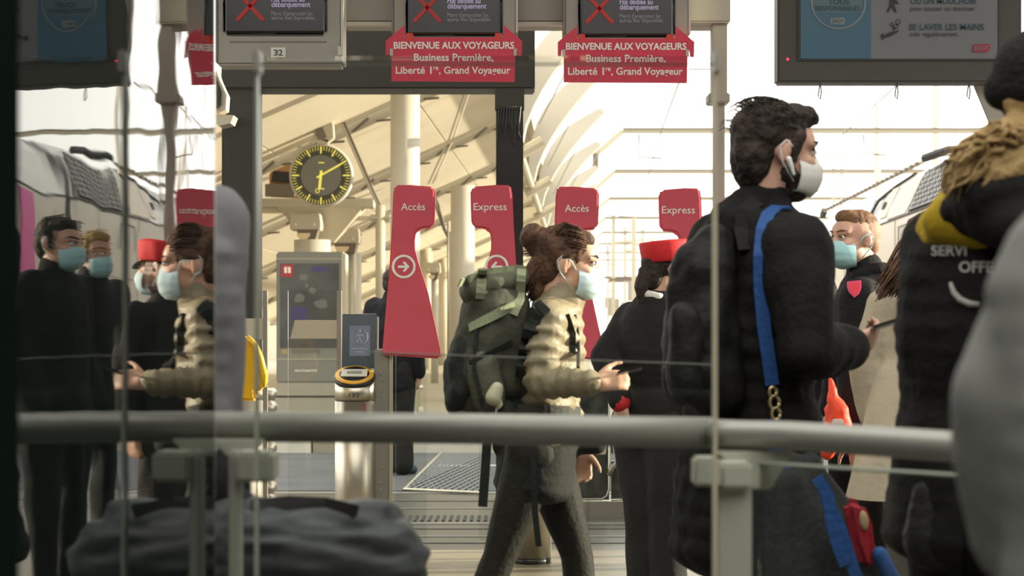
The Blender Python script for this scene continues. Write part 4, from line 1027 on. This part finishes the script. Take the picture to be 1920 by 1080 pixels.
def fn(i):
    a = rn.uniform(-1.4,1.4); e = rn.uniform(-.2,1.2)
    s0 = (.06*math.cos(e)-.0, .084*math.sin(a)*1.0, .05+.08*math.sin(e)); z1 = rn.uniform(.02,.09)
    return [s0, (s0[0]-.05, s0[1]*1.06, s0[2]+.008), (-.08, s0[1]*.6, z1+.0), (-.125+rn.uniform(-.03,.02), s0[1]*.3, z1-.01)]
strands(P,hr,M_brh,160,fn,.0018)
def fn(i):
    a = rn.uniform(-1,1); return [(-.06,.06*a,.02),(-.10,.06*a,-.03),(-.10+rn.uniform(-.03,.01),.05*a,-.08),(-.09+rn.uniform(-.05,.02),.05*a,-.12+rn.uniform(-.03,.02))]
strands(P,hr,M_brh,70,fn,.002,'loose_hair')
eyes(P, r1, M_brh); facemask(P, M_mask_p, r1, low=-.112)
ph = MB().add([P['wrR']+Vector(v) for v in ((.075,-.045,.03),(.155,-.03,.05),(.155,.03,.04),(.075,.015,.02),(.075,-.045,.038),(.155,-.03,.058),(.155,.03,.048),(.075,.015,.028))],
        [(3,2,1,0),(4,5,6,7),(0,1,5,4),(1,2,6,5),(2,3,7,6),(3,0,4,7)]).build('smartphone', M_black, None)
tag(ph, 'dark smartphone held in the hand of the woman with the backpack', 'phone')

# backpack
bp = empty('backpack', pt(900,790,JY), 'large olive hiking backpack with pale green straps on the walking woman', 'backpack')
M_ol = cloth('olive_pack',(0.062,0.062,0.046),.8); M_ol2 = cloth('olive_pack_light',(0.105,0.108,0.075),.8); M_dk = cloth('pack_dark',(0.020,0.023,0.020),.8); M_gst = cloth('pale_green_strap',(0.27,0.30,0.19),.8)
def pb(b, x0,y0,x1,y1,r0,r1_,d0=6.4,ky=1.0): b.cap(pt(x0,y0,d0),r0,pt(x1,y1,d0),r1_,16,(Vector((0,1,0)),ky))
b = MB(); pb(b,930,570,905,700,.105,.125,ky=1.35); pb(b,905,700,902,745,.125,.105,ky=1.3); pb(b,960,580,955,720,.06,.07,ky=2.0); b.fuse('main_bag', M_ol, bp, .013, 3, .014, 12, (1,1,1), 2)
b = MB(); b.cap(pt(895,545,6.4),.060,pt(970,522,6.4),.045,16,(Vector((0,1,0)),2.4)); pb(b,925,524,965,520,.035,.03,ky=3); b.fuse('lid', M_ol2, bp, .011, 3, .010, 16, (1,1,1), 4)
b = MB(); pb(b,872,650,868,735,.05,.062,6.38,2.2); pb(b,862,690,862,750,.05,.055,6.38,2.2); b.fuse('front_pocket', M_dk, bp, .012, 3, .010, 14)
b = MB(); pb(b,905,690,915,745,.055,.06,6.25,.9); b.fuse('side_pocket', M_ol2, bp, .011, 3, .008, 14)
b = MB(); pb(b,870,770,955,765,.045,.05,6.4,2.4); b.fuse('bottom_compartment', cloth('pack_green_grey',(0.075,0.09,0.075)), bp, .012, 3, .01, 12)
b = MB(); b.cap(pt(925,745,6.17),.028,pt(932,728,6.17),.022); b.fuse('rolled_mat', mat('cream_roll',(0.55,0.50,0.36),.7), bp, .008, 2)
TP = bvh_many([o for o in bp.children]); TJ = bvh_many([jk]+list(bp.children))
def along(tree, pts, off, dflt, n=5):
    out = []
    for (a,b_),(c_,e_) in zip(pts[:-1],pts[1:]):
        for q in range(n): out.append(drape(tree,a+(c_-a)*q/n,b_+(e_-b_)*q/n,off,dflt))
    out.append(drape(tree,pts[-1][0],pts[-1][1],off,dflt)); return out
for pts in ([(978,505),(975,560),(962,590)],[(880,615),(925,592),(965,572)],[(862,530),(915,512),(965,506)],[(905,505),(900,560)]):
    MB().ribbon(along(TP,pts,.008,6.2),.030,.006,(0.5,0,1) if abs(pts[0][0]-pts[-1][0])>abs(pts[0][1]-pts[-1][1]) else (1,0,0)).build('pack_strap', M_gst, bp)
for pts in ([(880,680),(930,655),(960,640)],[(895,610),(888,690),(905,760)]):
    MB().ribbon(along(TP,pts,.006,6.2),.014,.005,(0.4,0,1)).build('compression_strap', M_dk, bp)
MB().ribbon(along(TJ,[(1022,572),(1003,588),(990,640),(978,720),(968,765)],.012,6.2),.05,.012,(1,0,0)).build('shoulder_strap', M_dk, bp)
MB().ribbon(along(TJ,[(1062,590),(1074,625),(1074,662)],.008,6.25),.02,.008,(1,0,0)).build('chest_strap', M_dk, bp)
MB().ribbon(along(TJ,[(925,772),(975,778),(1030,780),(1085,782)],.010,6.22),.07,.015,(0,0,1)).build('hip_belt', cloth('hip_belt_grey',(0.07,0.07,0.065)), bp)
MB().ribbon([pt(914,815,6.28),pt(910,880,6.28),pt(905,950,6.28)],.03,.004,(1,0,0)).build('dangling_strap', M_dk, bp)
MB().ribbon([pt(1000,850,6.2),pt(1003,960,6.2),pt(1010,1025,6.2)],.02,.004,(1,0,0)).build('dangling_strap', M_dk, bp)

# ---- 2. bearded man in black
MY = 5.25
P = pose(PX(1415,MY), MY, 1.86, 32); P['hs'] = 1.07
P['pel'] = pt(1395,900,MY); P['chest'] = pt(1412,610,MY); P['neck'] = pt(1425,410,MY); P['head'] = pt(1458,288,MY); P['hyaw'] = 14; P['pitch'] = 4
P['shR'] = pt(1492,468,5.08); P['elR'] = pt(1512,655,4.98); P['wrR'] = pt(1588,655,5.13); P['hdR'] = Vector((.75,.5,.28)); P['hnR'] = Vector((-.3,.6,.5)); P['curlR'] = .7; P['thR'] = -1
P['shL'] = pt(1348,468,5.42); P['elL'] = pt(1370,690,5.6); P['wrL'] = pt(1470,690,5.62); P['hdL'] = Vector((.8,.3,.2)); P['hnL'] = Vector((.2,-.7,.3))
sk2 = skin('light',(0.56,0.33,0.24))
r2, body = person('dark haired bearded man in black jacket and white mask standing in profile at centre right', P, sk2, .0075)
M_blk = cloth('black_jacket',(0.0062,0.0058,0.0054),.8); M_blk2 = cloth('black_trousers',(0.008,0.008,0.0083),.8)
trousers(P, r2, M_blk2, .018, .97, .015, .006)
for S in 'LR': shoe(P,S,M_black,r2)
j2 = jacket(P, r2, M_blk, .045, -.25, .92, .012, .012, .016, seed=4, fscale=9, winf=.055, ainf=.033, chigh=.04)
co = MB(); H = HM(P); co.cap(P['neck']+Vector((-.01,0,.0)),.086,P['neck']+Vector((.004,0,.022)),.078); co.cap(P['neck']+Vector((-.04,0,-.03)),.11,P['neck']+Vector((-.02,0,.0)),.095); co.fuse('collar', M_blk, r2, .010, 2, .006, 16)
M_dkh = hairm('black_brown',(0.012,0.009,0.007),(0.045,0.032,0.024))
hb_ = MB(); hball(hb_,H,(-.026,0,.048),(.104,.085,.088)); hball(hb_,H,(-.066,0,-.006),(.058,.072,.098)); hball(hb_,H,(.032,0,.095),(.064,.062,.036)); hball(hb_,H,(.065,0,.100),(.038,.05,.026))
for q in (-1,1): hb_.cap(H@Vector((.030,q*.068,.04)),.018,H@Vector((.016,q*.071,-.02)),.011)
hr = hb_.fuse('hair', M_dkh, r2, .006, 2, .006, 38, (1,1,.6), 6)
def fn(i):
    a = rn.uniform(-1.5,1.5); e = rn.uniform(0,1.2); x = rn.uniform(-.11,.07)
    k_ = math.sqrt(max(0.05,1-((x+.026)/.104)**2)); y_ = .085*k_*math.sin(a); z = .048+.088*k_*math.cos(a)
    return [(x,y_,z),(x-.012,y_*1.04,z+.006),(x-.024,y_*1.05,z+.006),(x-.036,y_*1.04,z-.004)]
strands(P,hr,M_dkh,200,fn,.0014)
bd_ = MB(); hball(bd_,H,(.040,0,-.080),(.054,.057,.044)); hball(bd_,H,(.014,0,-.056),(.050,.068,.044)); bd_.fuse('beard', M_dkh, r2, .006, 2, .004, 50)
eyes(P, r2, M_dkh); facemask(P, M_mask_w, r2, 'fold', low=-.104)
MB().cap(H@Vector((-.004,-.090,-.022)),.0075,H@Vector((.012,-.088,-.058)),.0045,10).build('wireless_earbud', mat('white_gloss',(0.8,0.8,0.78),.2), r2, True)
T2 = bvh_of(j2)
# phone in his hand
ph = MB().add([P['wrR']+Vector(v) for v in ((.065,-.03,.055),(.15,.0,.08),(.15,.06,.07),(.065,.03,.045),(.065,-.03,.064),(.15,.0,.089),(.15,.06,.079),(.065,.03,.054))],
        [(3,2,1,0),(4,5,6,7),(0,1,5,4),(1,2,6,5),(2,3,7,6),(3,0,4,7)]).build('smartphone', M_black, None)
tag(ph, 'black smartphone held by the bearded man in black', 'phone')
# black backpack on his back
bk = empty('backpack', pt(1300,780,5.1), 'black backpack hanging on the back of the bearded man', 'backpack')
b = MB(); b.cap(pt(1318,505,5.12),.085,pt(1312,700,5.1),.10,16,(Vector((0,1,0)),1.2)); b.cap(pt(1340,460,5.15),.06,pt(1345,740,5.12),.08,16,(Vector((0,1,0)),1.5)); b.cap(pt(1300,560,5.1),.075,pt(1298,705,5.1),.085); b.fuse('main_bag', cloth('black_nylon',(0.008,0.008,0.0085),.6), bk, .013, 3, .014, 11, (1,1,1), 8)
b = MB(); b.cap(pt(1285,600,5.0),.05,pt(1283,720,5.0),.055,16,(Vector((1,0,0)),.9)); b.fuse('front_pocket', cloth('black_nylon2',(0.011,0.011,0.011),.6), bk, .012, 3, .008, 14)
MB().ribbon([drape(T2,x,y,.008,5.05) for x,y in ((1400,470),(1392,430),(1398,395),(1420,378))],.045,.012,(1,0,0)).build('shoulder_strap', cloth('black_strap',(0.012,0.012,0.012)), bk)
# shoulder bag with blue strap
sb = empty('duffel_bag', pt(1520,1300,4.85), 'charcoal duffel bag with blue webbing and a red patch hanging from the bearded man', 'bag')
b = MB(); b.cap(pt(1465,920,4.85),.085,pt(1500,1180,4.82),.15); b.cap(pt(1525,985,4.85),.085,pt(1570,1180,4.82),.13); b.cap(pt(1452,950,4.85),.075,pt(1452,1150,4.85),.12); b.cap(pt(1478,880,4.87),.05,pt(1560,1010,4.85),.07); b.cap(pt(1600,1000,4.84),.04,pt(1625,1120,4.84),.06); b.cap(pt(1520,868,4.88),.03,pt(1590,985,4.87),.045)
bagm = b.fuse('bag_body', cloth('charcoal_bag',(0.016,0.0175,0.0175),.7), sb, .013, 3, .010, 8, (1,1,.4), 9); TB = bvh_of(bagm)
M_blue = cloth('blue_webbing',(0.022,0.075,0.24),.7); M_brass = mat('brass',(0.62,0.50,0.25),.3,.9)
pts = [(1478,388),(1456,389),(1440,402),(1430,430),(1425,480),(1426,540),(1432,610),(1441,670),(1448,722)]
MB().ribbon([drape(T2,x,y,.009,5.0) for x,y in pts],.036,.006,(1,0,0)).build('shoulder_strap', M_blue, sb)
cl = drape(T2,1448,726,.012,5.0)
for i,(dz,rr) in enumerate(((-.012,.013),(-.040,.017),(-.070,.015))):
    c_ = cl+Vector((.004*i,-.01,dz)); MB().tube([c_+Vector((math.cos(q)*rr*.75,0,math.sin(q)*rr)) for q in [2*math.pi*i2/14 for i2 in range(15)]],.0045,6).build('brass_clasp', M_brass, sb, True)
MB().ribbon([cl+Vector((.005,-.005,-.082)),cl+Vector((.006,-.01,-.15)),pt(1468,880,4.80)],.036,.006,(1,0,0)).build('shoulder_strap', M_blue, sb)
MB().ribbon([pt(x,y,4.705-(y-900)*.0001) for x,y in ((1532,895),(1545,915),(1555,950),(1575,990),(1592,1040),(1606,1085))],.030,.008,(1,0,0.3)).build('bag_webbing', M_blue, sb)
MB().ribbon([pt(x,y,4.70-(y-900)*.0001) for x,y in ((1552,925),(1560,985),(1570,1020),(1585,1060))],.030,.006,(1,0,0)).build('bag_webbing', M_blue, sb)
b = MB(); b.prism([(1583,940),(1600,936),(1622,942),(1638,985),(1644,1040),(1645,1072),(1618,1068),(1600,1020)],4.735,.06); b.build('red_patch', cloth('red_panel',(0.30,0.018,0.03),.7), sb, bevel=.018, seg=3)
MB().ball(pt(1620,976,4.733),(.011,.006,.025),14,8,Matrix.Rotation(R(-8),3,'Y')).build('patch_badge', mat('tan_badge',(0.40,0.30,0.16),.6), sb, True)
MB().cap(pt(1650,1040,4.75),.02,pt(1672,1085,4.75),.02).build('blue_handle', M_blue, sb, True)

# ---- 3. station agent with the red cap
AY = 8.1
P = pose(PX(1225,AY), AY, 1.63, 48); P['hyaw'] = 22; P['hs'] = .98
P['pel'] = pt(1225,780,AY); P['chest'] = pt(1222,665,AY); P['neck'] = pt(1233,566,AY); P['head'] = pt(1251,503,AY)
P['shL'] = pt(1183,600,8.22); P['elL'] = pt(1132,668,8.1); P['wrL'] = pt(1164,758,7.98); P['hdL'] = Vector((.15,0,-1)); P['hnL'] = Vector((.5,.6,0)); P['curlL'] = .6
P['shR'] = pt(1290,600,7.98); P['elR'] = pt(1310,700,7.95); P['wrR'] = pt(1300,800,7.95)
P['hipL'] = pt(1192,800,8.16); P['hipR'] = pt(1252,800,8.04); P['knL'] = pt(1205,985,8.1); P['knR'] = pt(1250,985,8.0); P['anL'] = pt(1212,1125,8.1); P['anR'] = pt(1255,1130,8.0)
for S in 'LR': P['toe'+S] = P['an'+S]+P['f']*.16-Vector((0,0,.045))
r3, body = person('station agent in a bright red cap and charcoal uniform with hand on hip', P, sk, .0085)
M_uni = cloth('charcoal_uniform',(0.017,0.0155,0.015),.8); M_unit = cloth('uniform_trousers',(0.026,0.024,0.023),.8)
trousers(P, r3, M_unit, .026, .98, .028, .008, seed=5)
for S in 'LR': shoe(P,S,M_black,r3)
j3 = jacket(P, r3, M_uni, .03, -.15, .93, .007, .012, 0, seed=7, winf=.035, ainf=.022)
H = HM(P)
MB().chain([(P['neck']+Vector((-.045,-.05,.03)),.02),(P['neck']+Vector((.0,-.07,.015)),.022),(P['neck']+Vector((.05,-.03,.02)),.02)]).fuse('white_collar', mat('white_shirt',(0.7,0.68,0.62),.7), r3, .006, 2)
w_ = P['elL'].lerp(P['wrL'],.9); MB().cap(P['elL'].lerp(P['wrL'],.88),.046,P['elL'].lerp(P['wrL'],.97),.044).fuse('red_cuff', mat('red_cuff',(0.55,0.015,0.02),.7), r3, .007, 1)
hb_ = MB(); hball(hb_,H,(-.022,0,.020),(.098,.080,.075)); hball(hb_,H,(-.07,0,-.03),(.045,.06,.07)); hb_.chain([(H@Vector((-.105,0,-.02)),.03),(H@Vector((-.125,0,-.08)),.03),(H@Vector((-.12,0,-.15)),.018)])
hb_.fuse('hair', M_dkh, r3, .008, 2, .004, 40)
cp = MB(); M3 = H.to_3x3(); cp.lathe(H@Vector((-.008,0,.030)),[(.096,0),(.100,.008),(.106,.078),(.100,.086),(.04,.090)],32,M3@Vector((-.10,0,1))); cp.build('red_cap', mat('red_cap_felt',(0.62,0.012,0.018),.75,bump=.1), r3, True)
vz = MB(); vz.add([H@Vector((.075+.062*math.cos(a),.075*math.sin(a),.028-.03*math.cos(a))) for a in [R(-80+16*i) for i in range(11)]]+[H@Vector((.085*math.cos(a)-.0,.085*math.sin(a),.036)) for a in [R(-80+16*i) for i in range(11)]],[(i,i+1,12+i,11+i) for i in range(10)]); vz.build('cap_peak', M_black, r3, True)
eyes(P, r3, M_dkh); facemask(P, M_mask_p, r3)
MB().chain([(P['neck']+P['f']*.07+Vector((0,0,.02)),.035),(P['chest']+P['f']*.14+Vector((0,0,.12)),.03),(P['chest']+P['f']*.15-Vector((0,0,.05)),.028)]).fuse('red_scarf', mat('red_white_scarf',(0.55,0.02,0.03),.7,col2=(0.75,0.7,0.66),vscale=14), r3, .009, 2, .004, 20)

# ---- 4. security officer
OY = 7.6
P = pose(PX(1625,OY), OY, 1.72, 205); P['hyaw'] = 207; P['hs'] = 1.0
P['head'] = pt(1603,450,OY); P['neck'] = pt(1628,524,OY); P['chest'] = pt(1635,630,OY); P['pel'] = pt(1640,760,OY); P['roll'] = 0
P['shL'] = pt(1612,560,7.42); P['elL'] = pt(1598,680,7.36); P['wrL'] = pt(1606,812,7.34); P['hdL'] = Vector((.1,0,-1)); P['hnL'] = Vector((0,.8,0)); P['curlL'] = .5
P['shR'] = pt(1640,555,7.85); P['elR'] = pt(1580,660,7.9); P['wrR'] = pt(1560,770,7.85)
r4, body = person('security officer in a black jacket with red shield badge and blue mask facing left', P, sk2, .0075)
trousers(P, r4, M_blk2, .02, .97, .02); 
for S in 'LR': shoe(P,S,M_black,r4)
M_off = cloth('officer_black',(0.008,0.008,0.010),.75)
j4 = jacket(P, r4, M_off, .03, -.1, .94, .007, .012, .018, seed=9, ainf=.026, chigh=.05)
co = MB(); co.chain([(P['neck']+Vector((-.05,-.05,.01)),.035),(P['neck']+Vector((.03,-.06,.035)),.035),(P['neck']+Vector((.08,-.01,.02)),.038)]); co.fuse('collar', M_off, r4, .009, 2, .004, 20)
H = HM(P); M_cop = hairm('copper_brown',(0.11,0.055,0.028),(0.22,0.12,0.06))
hb_ = MB(); hball(hb_,H,(-.014,0,.060),(.088,.070,.062)); hball(hb_,H,(.035,0,.090),(.050,.052,.030)); hb_.fuse('hair', M_cop, r4, .006, 2, .004, 45)
hb_ = MB(); hball(hb_,H,(-.026,0,.030),(.090,.076,.082)); hball(hb_,H,(-.055,0,-.01),(.052,.066,.06)); hb_.fuse('shaved_sides', mat('hair_fade',(0.33,0.18,0.11),.7,var=.1,vscale=60), r4, .006, 2)
eyes(P, r4, M_cop); facemask(P, M_mask_b, r4)
T4 = bvh_of(j4)
def badge(pts, tree, m, name, parent, off=.005, dflt=7.3):
    vs = [drape(tree,x,y,off,dflt) for x,y in pts]; ym = min(v.y for v in vs); vs = [pt(x,y,ym) for x,y in pts]; n = len(vs)
    return MB().add(vs+[v+Vector((0,.02,0)) for v in vs],[tuple(range(n)),tuple(range(2*n-1,n-1,-1))]+[(i,n+i,n+(i+1)%n,(i+1)%n) for i in range(n)]).build(name, m, parent)
badge([(1590,528),(1615,525),(1615,540),(1611,551),(1602,558),(1593,548),(1590,538)],T4,mat('badge_rim',(0.75,0.10,0.28),.6),'shield_badge',r4,.004)
badge([(1592.5,530),(1612.5,528),(1612.5,540),(1609,549),(1602,555),(1595,547),(1592.5,537)],T4,mat('badge_red',(0.80,0.06,0.10),.6),'shield_field',r4,.009)
badge([(1597,541),(1608,539),(1608,541.5),(1597,543)],T4,M_white,'shield_mark',r4,.012)
ov = empty('safety_vest', pt(1575,800,7.3), 'bright orange red safety vest carried beside the security officer', 'vest')
b = MB(); b.chain([(pt(1558,712,7.28),.012),(pt(1562,745,7.26),.026),(pt(1575,775,7.25),.034),(pt(1578,800,7.26),.038),(pt(1552,848,7.3),.03)]); b.cap(pt(1560,770,7.3),.03,pt(1565,805,7.3),.035); b.cap(pt(1515,850,7.3),.014,pt(1545,848,7.3),.016); b.fuse('vest_cloth', mat('hi_vis_orange',(0.90,0.07,0.02),.6), ov, .01, 2, .008, 20)
MB().pbox(1562,786,1582,796,7.2,.03).build('reflective_band', mat('silver_band',(0.7,0.66,0.6),.3), ov, bevel=.004)

# ---- 5. woman in the cream coat
WY = 7.0
P = pose(PX(1738,WY), WY, 1.62, 60); P['hs'] = 1.0
P['shL'] = pt(1662,578,7.1); P['elL'] = pt(1622,680,7.1); P['wrL'] = pt(1636,780,7.15)
r5, body = person('woman in a long cream coat with windblown brown hair beside the officer', P, sk, .012)
M_cc = cloth('cream_wool',(0.46,0.40,0.30),.85,var=.06,bump=.15)
b = MB(); torso(b,P,.03,-.15,.98)
for S in 'LR': arm(b,P,S,.028,0,.95)
cx_ = P['pel']
b.cap(cx_+Vector((-.02,0,.10)),.19,Vector((cx_.x-.06,cx_.y,.50)),.25,20,(Vector((0,1,0)),.75))
b.fuse('coat', M_cc, r5, .013, 3, .016, 7, (1.6,1.6,.3), 11, clip=[(Vector((0,0,.60)),Vector((0,0,-1)))])
trousers(P, r5, cloth('grey_trousers',(0.10,0.095,0.085)), .02, .97, .015)
for S in 'LR': shoe(P,S,M_black,r5)
M_br2 = hairm('long_brown',(0.075,0.04,0.024),(0.16,0.09,0.055)); H = HM(P)
hb_ = MB(); hball(hb_,H,(-.02,0,.035),(.105,.088,.095)); hb_.fuse('hair', M_br2, r5, .008, 2, .005, 40)
b = MB()
for i in range(150):
    u_ = rn.random(); s0 = pt(1745+rn.uniform(-25,25),425+rn.uniform(-30,45),6.85+rn.uniform(-.06,.06)); 
    e0 = pt(1640+u_*70,535-u_*10+rn.uniform(-15,32),6.82+rn.uniform(-.08,.08)); mid = s0.lerp(e0,.5)+Vector((rn.uniform(-.01,.03),0,rn.uniform(.0,.035)))
    b.tube([s0,s0.lerp(mid,.6)+Vector((0,0,.015)),mid,e0],[.007,.007,.006,.002],5)
b.build('windblown_hair', M_br2, r5, True, kind='stuff')
eyes(P, r5, M_br2); facemask(P, M_mask_b, r5)

# ---- 6. person in black and yellow work jacket
BY = 4.0
P = pose(PX(1875,BY), BY, 1.80, 62)
P['pel'] = pt(1855,880,BY); P['chest'] = pt(1865,640,BY); P['neck'] = pt(1885,385,BY); P['head'] = pt(1960,190,BY-.02); P['hyaw'] = 40
P['shL'] = pt(1765,470,4.08); P['elL'] = pt(1752,680,4.12); P['wrL'] = pt(1775,830,4.2); P['shR'] = pt(2010,470,3.86); P['elR'] = pt(2060,700,3.85); P['wrR'] = pt(2060,880,3.85)
r6, body = person('worker in a black and yellow service jacket with blond curls under a dark beanie', P, sk, .012)
M_wj = cloth('work_jacket_black',(0.005,0.005,0.0046),.8)
trousers(P, r6, M_blk2, .022, .97, .02); 
for S in 'LR': shoe(P,S,M_black,r6)
j6 = jacket(P, r6, M_wj, .035, -.3, .94, .009, .013, 0, seed=13, winf=.045, ainf=.03)
M_wy = cloth('work_jacket_yellow',(0.36,0.25,0.012),.8)
b = MB(); b.cap(pt(1768,430,4.04),.058,pt(1815,400,3.98),.075); b.cap(pt(1750,455,4.08),.05,pt(1780,440,4.0),.055); b.cap(pt(1780,415,3.96),.055,pt(1840,420,3.92),.06); b.fuse('yellow_yoke', M_wy, r6, .010, 3, .005, 14)
b = MB(); b.cap(pt(1708,700,4.12),.012,pt(1712,860,4.14),.022); b.cap(pt(1716,800,4.14),.02,pt(1724,870,4.14),.022); b.fuse('yellow_side', M_wy, r6, .009, 2, .004)
b = MB(); b.chain([(pt(1805,395,3.92),.05),(pt(1850,372,3.85),.06),(pt(1930,372,3.84),.065),(pt(1990,390,3.86),.06)]); b.chain([(pt(1815,415,3.90),.035),(pt(1860,420,3.84),.05),(pt(1930,425,3.78),.055)]); hood6 = b.fuse('hood', M_wj, r6, .011, 3, .008, 12)
T6 = bvh_of(j6)
M_sil = mat('silver_print',(0.30,0.30,0.28),.5)
def drape_text(s,x0,x1,base,cap,tree,parent,dflt=3.8):
    o = text(s,x0,x1,base,3.0,M_sil,parent,cap,bold=.02)
    for v in o.data.vertices:
        px = 960+v.co.x/v.co.y*F; py = HZ-(v.co.z-CH)/v.co.y*F; v.co = drape(tree,px,py,.006,dflt)
T6 = bvh_many([j6,hood6]); drape_text('SERVI',1746,1812,479,19,T6,r6); drape_text('OFFE',1798,1862,510,20,T6,r6)
MB().tube([drape(T6,x,y,.004,3.8) for x,y in ((1782,530),(1788,548),(1800,562),(1818,570),(1836,571))],[.004,.006,.007,.007,.005],6).build('smile_print', M_sil, r6, True)
M_bl = hairm('blond',(0.20,0.125,0.045),(0.42,0.29,0.13)); H = HM(P)
hb_ = MB(); hball(hb_,H,(-.02,0,.02),(.10,.085,.09)); hb_.chain([(pt(1910,262,3.92),.055),(pt(1860,290,3.88),.055),(pt(1815,320,3.88),.042),(pt(1785,348,3.9),.025)]); hb_.chain([(pt(1930,280,3.86),.05),(pt(1900,310,3.84),.05),(pt(1850,330,3.84),.04)])
ho = hb_.fuse('hair', M_bl, r6, .009, 2, .012, 22, (1,1,1), 3)
b = MB()
for i in range(110):
    s0 = pt(1900+rn.uniform(-40,40),262+rn.uniform(-25,30),3.84+rn.uniform(-.05,.05)); e0 = pt(1765+rn.uniform(-8,110),350+rn.uniform(-55,22),3.86+rn.uniform(-.06,.05)); ps = []
    for q in range(8):
        t = q/7; ps.append(s0.lerp(e0,t)+Vector((.008*math.sin(t*14+i),.008*math.cos(t*14+i),.012*math.sin(t*9+i*2)+.02*math.sin(math.pi*t))))
    b.tube(ps,[.006]*6+[.004,.001],5)
b.build('curls', M_bl, ho, True, kind='stuff')
bn = MB(); hball(bn,H,(-.012,0,.055),(.115,.096,.098)); bn.cap(H@Vector((-.075,-.05,.02)),.045,H@Vector((-.085,.04,.02)),.045); bn.cap(pt(1903,205,3.94),.02,pt(1915,130,3.94),.03); bn.fuse('beanie', cloth('black_knit',(0.012,0.012,0.013),.9,bump=.5,bscale=80), r6, .010, 2)
eyes(P, r6, M_bl); facemask(P, M_mask_b, r6)
hbag = MB(); hbag.cap(pt(1755,930,3.95),.055,pt(1752,1010,3.95),.07,14,(Vector((0,1,0)),.8)); hbag.cap(pt(1790,925,3.95),.04,pt(1795,1000,3.95),.06)
hg = hbag.fuse('handbag', cloth('black_leather',(0.012,0.012,0.012),.5), None, .011, 3, .006); tag(hg,'soft black bag hanging beside the legs of the yellow and black worker','bag')
MB().tube([pt(1738,895,3.95),pt(1725,960,3.95),pt(1715,1010,3.95)],.006,6).build('bag_strap', M_black, hg)

# ---- 7. near out of focus person in pale grey
NY = 1.85
P = pose(PX(2200,NY), NY, 1.60, 75)
P['shL'] = pt(2035,500,1.92); P['elL'] = pt(1884,745,1.9); P['wrL'] = pt(1905,1030,1.95)
r7, body = person('blurred person in a pale grey jacket close to the viewer at the right edge', P, sk, .014)
M_gr = cloth('pale_grey_jacket',(0.22,0.23,0.22),.9,var=.06,bump=.1,bscale=20)
b = MB(); torso(b,P,.03,-.35,.98)
for S in 'LR': arm(b,P,S,.020,0,.95)
b.fuse('jacket', M_gr, r7, .012, 4, .006, 8, (1,1,.7), 15)
trousers(P, r7, M_blk2, .02, .97, .02)
for S in 'LR': shoe(P,S,M_black,r7)
shorthair(P, r7, M_dkh, 60); eyes(P, r7, M_dkh)

# ---- 8. traveller in dark grey at the left behind the glass edge
LY = 3.75
P = pose(PX(290,LY), LY, 1.75, 60)
P['shR'] = pt(402,415,LY-.02); P['elR'] = pt(414,640,LY-.02); P['wrR'] = pt(414,835,LY); P['hdR'] = Vector((.1,0,-1)); P['hnR'] = Vector((-.9,0,0)); P['curlR'] = .9
r8, body = person('traveller in a slate grey jacket half hidden by the glass at the left', P, sk2, .010)
M_sl = cloth('slate_grey_knit',(0.17,0.17,0.18),.9,var=.05,bump=.2,bscale=14)
jacket(P, r8, M_sl, .022, -.2, .95, .007, .011, .02, seed=17, ainf=.006)
trousers(P, r8, M_blk2); [shoe(P,S,M_black,r8) for S in 'LR']; shorthair(P, r8, M_dkh, 80, seed=4); eyes(P, r8, M_dkh); facemask(P, M_mask_b, r8)
db = empty('duffel_bag', pt(600,1200,3.62), 'bulging charcoal duffel bag carried low behind the left rail post', 'bag')
b = MB(); b.cap(pt(440,1035,3.62),.10,pt(680,1045,3.6),.115); b.cap(pt(500,1040,3.6),.115,pt(700,1065,3.58),.105); b.cap(pt(420,1090,3.62),.10,pt(640,1130,3.6),.12)
dbm = b.fuse('bag_body', cloth('charcoal_nylon',(0.052,0.057,0.060),.42,bump=.1), db, .009, 2, .018, 7, (1,1,4.0), 21); TD = bvh_of(dbm)
MB().ribbon([drape(TD,x,y,.008,3.5) for x,y in ((470,952),(540,945),(610,948),(668,962))],.030,.008,(0,0.3,1)).build('bag_strap', M_black, db)
b = MB(); b.chain([(pt(410,880,3.68),.02),(pt(430,930,3.66),.03),(pt(470,960,3.62),.03)]); b.fuse('bag_handle', cloth('black_handle',(0.012,0.012,0.012)), db, .008, 2)

# ---- 9. traveller behind the Accès cover, and 10/11 the pair seen in the mirror glass
P = pose(PX(736,16.3), 16.3, 1.74, 60)
r9, body = person('traveller in dark clothes standing behind the red Accès cover', P, sk2, .016)
jacket(P, r9, cloth('navy_coat',(0.010,0.010,0.014)), .04, -.35, .95, .01, .016, .02, seed=3); trousers(P, r9, cloth('dark_trousers',(0.02,0.019,0.018)), .035,.97,.03); [shoe(P,S,cloth('blue_grey_shoe',(0.06,0.085,0.11)),r9) for S in 'LR']
shorthair(P, r9, M_dkh, 40, seed=8); eyes(P, r9, M_dkh)
P = pose(PX(1495,8.8), 8.8, 1.72, 200)
r10, body = person('dark haired traveller in black with blue mask, seen in the mirroring glass', P, sk2, .013)
jacket(P, r10, M_blk, .035, -.3, .95, .01, .016, .02, seed=5); trousers(P, r10, M_blk2); [shoe(P,S,M_black,r10) for S in 'LR']; shorthair(P, r10, M_dkh, 60, seed=9); eyes(P, r10, M_dkh); facemask(P, M_mask_b, r10)
P = pose(PX(1480,9.95), 9.95, 1.72, 215)
r11, body = person('blond traveller in black with blue mask, seen in the mirroring glass', P, sk2, .013)
jacket(P, r11, M_off, .035, -.3, .95, .01, .016, .02, seed=6); trousers(P, r11, M_blk2); [shoe(P,S,M_black,r11) for S in 'LR']; shorthair(P, r11, M_bl, 60, seed=10); eyes(P, r11, M_bl); facemask(P, M_mask_b, r11)

bpy.data.scenes.remove(TMP)
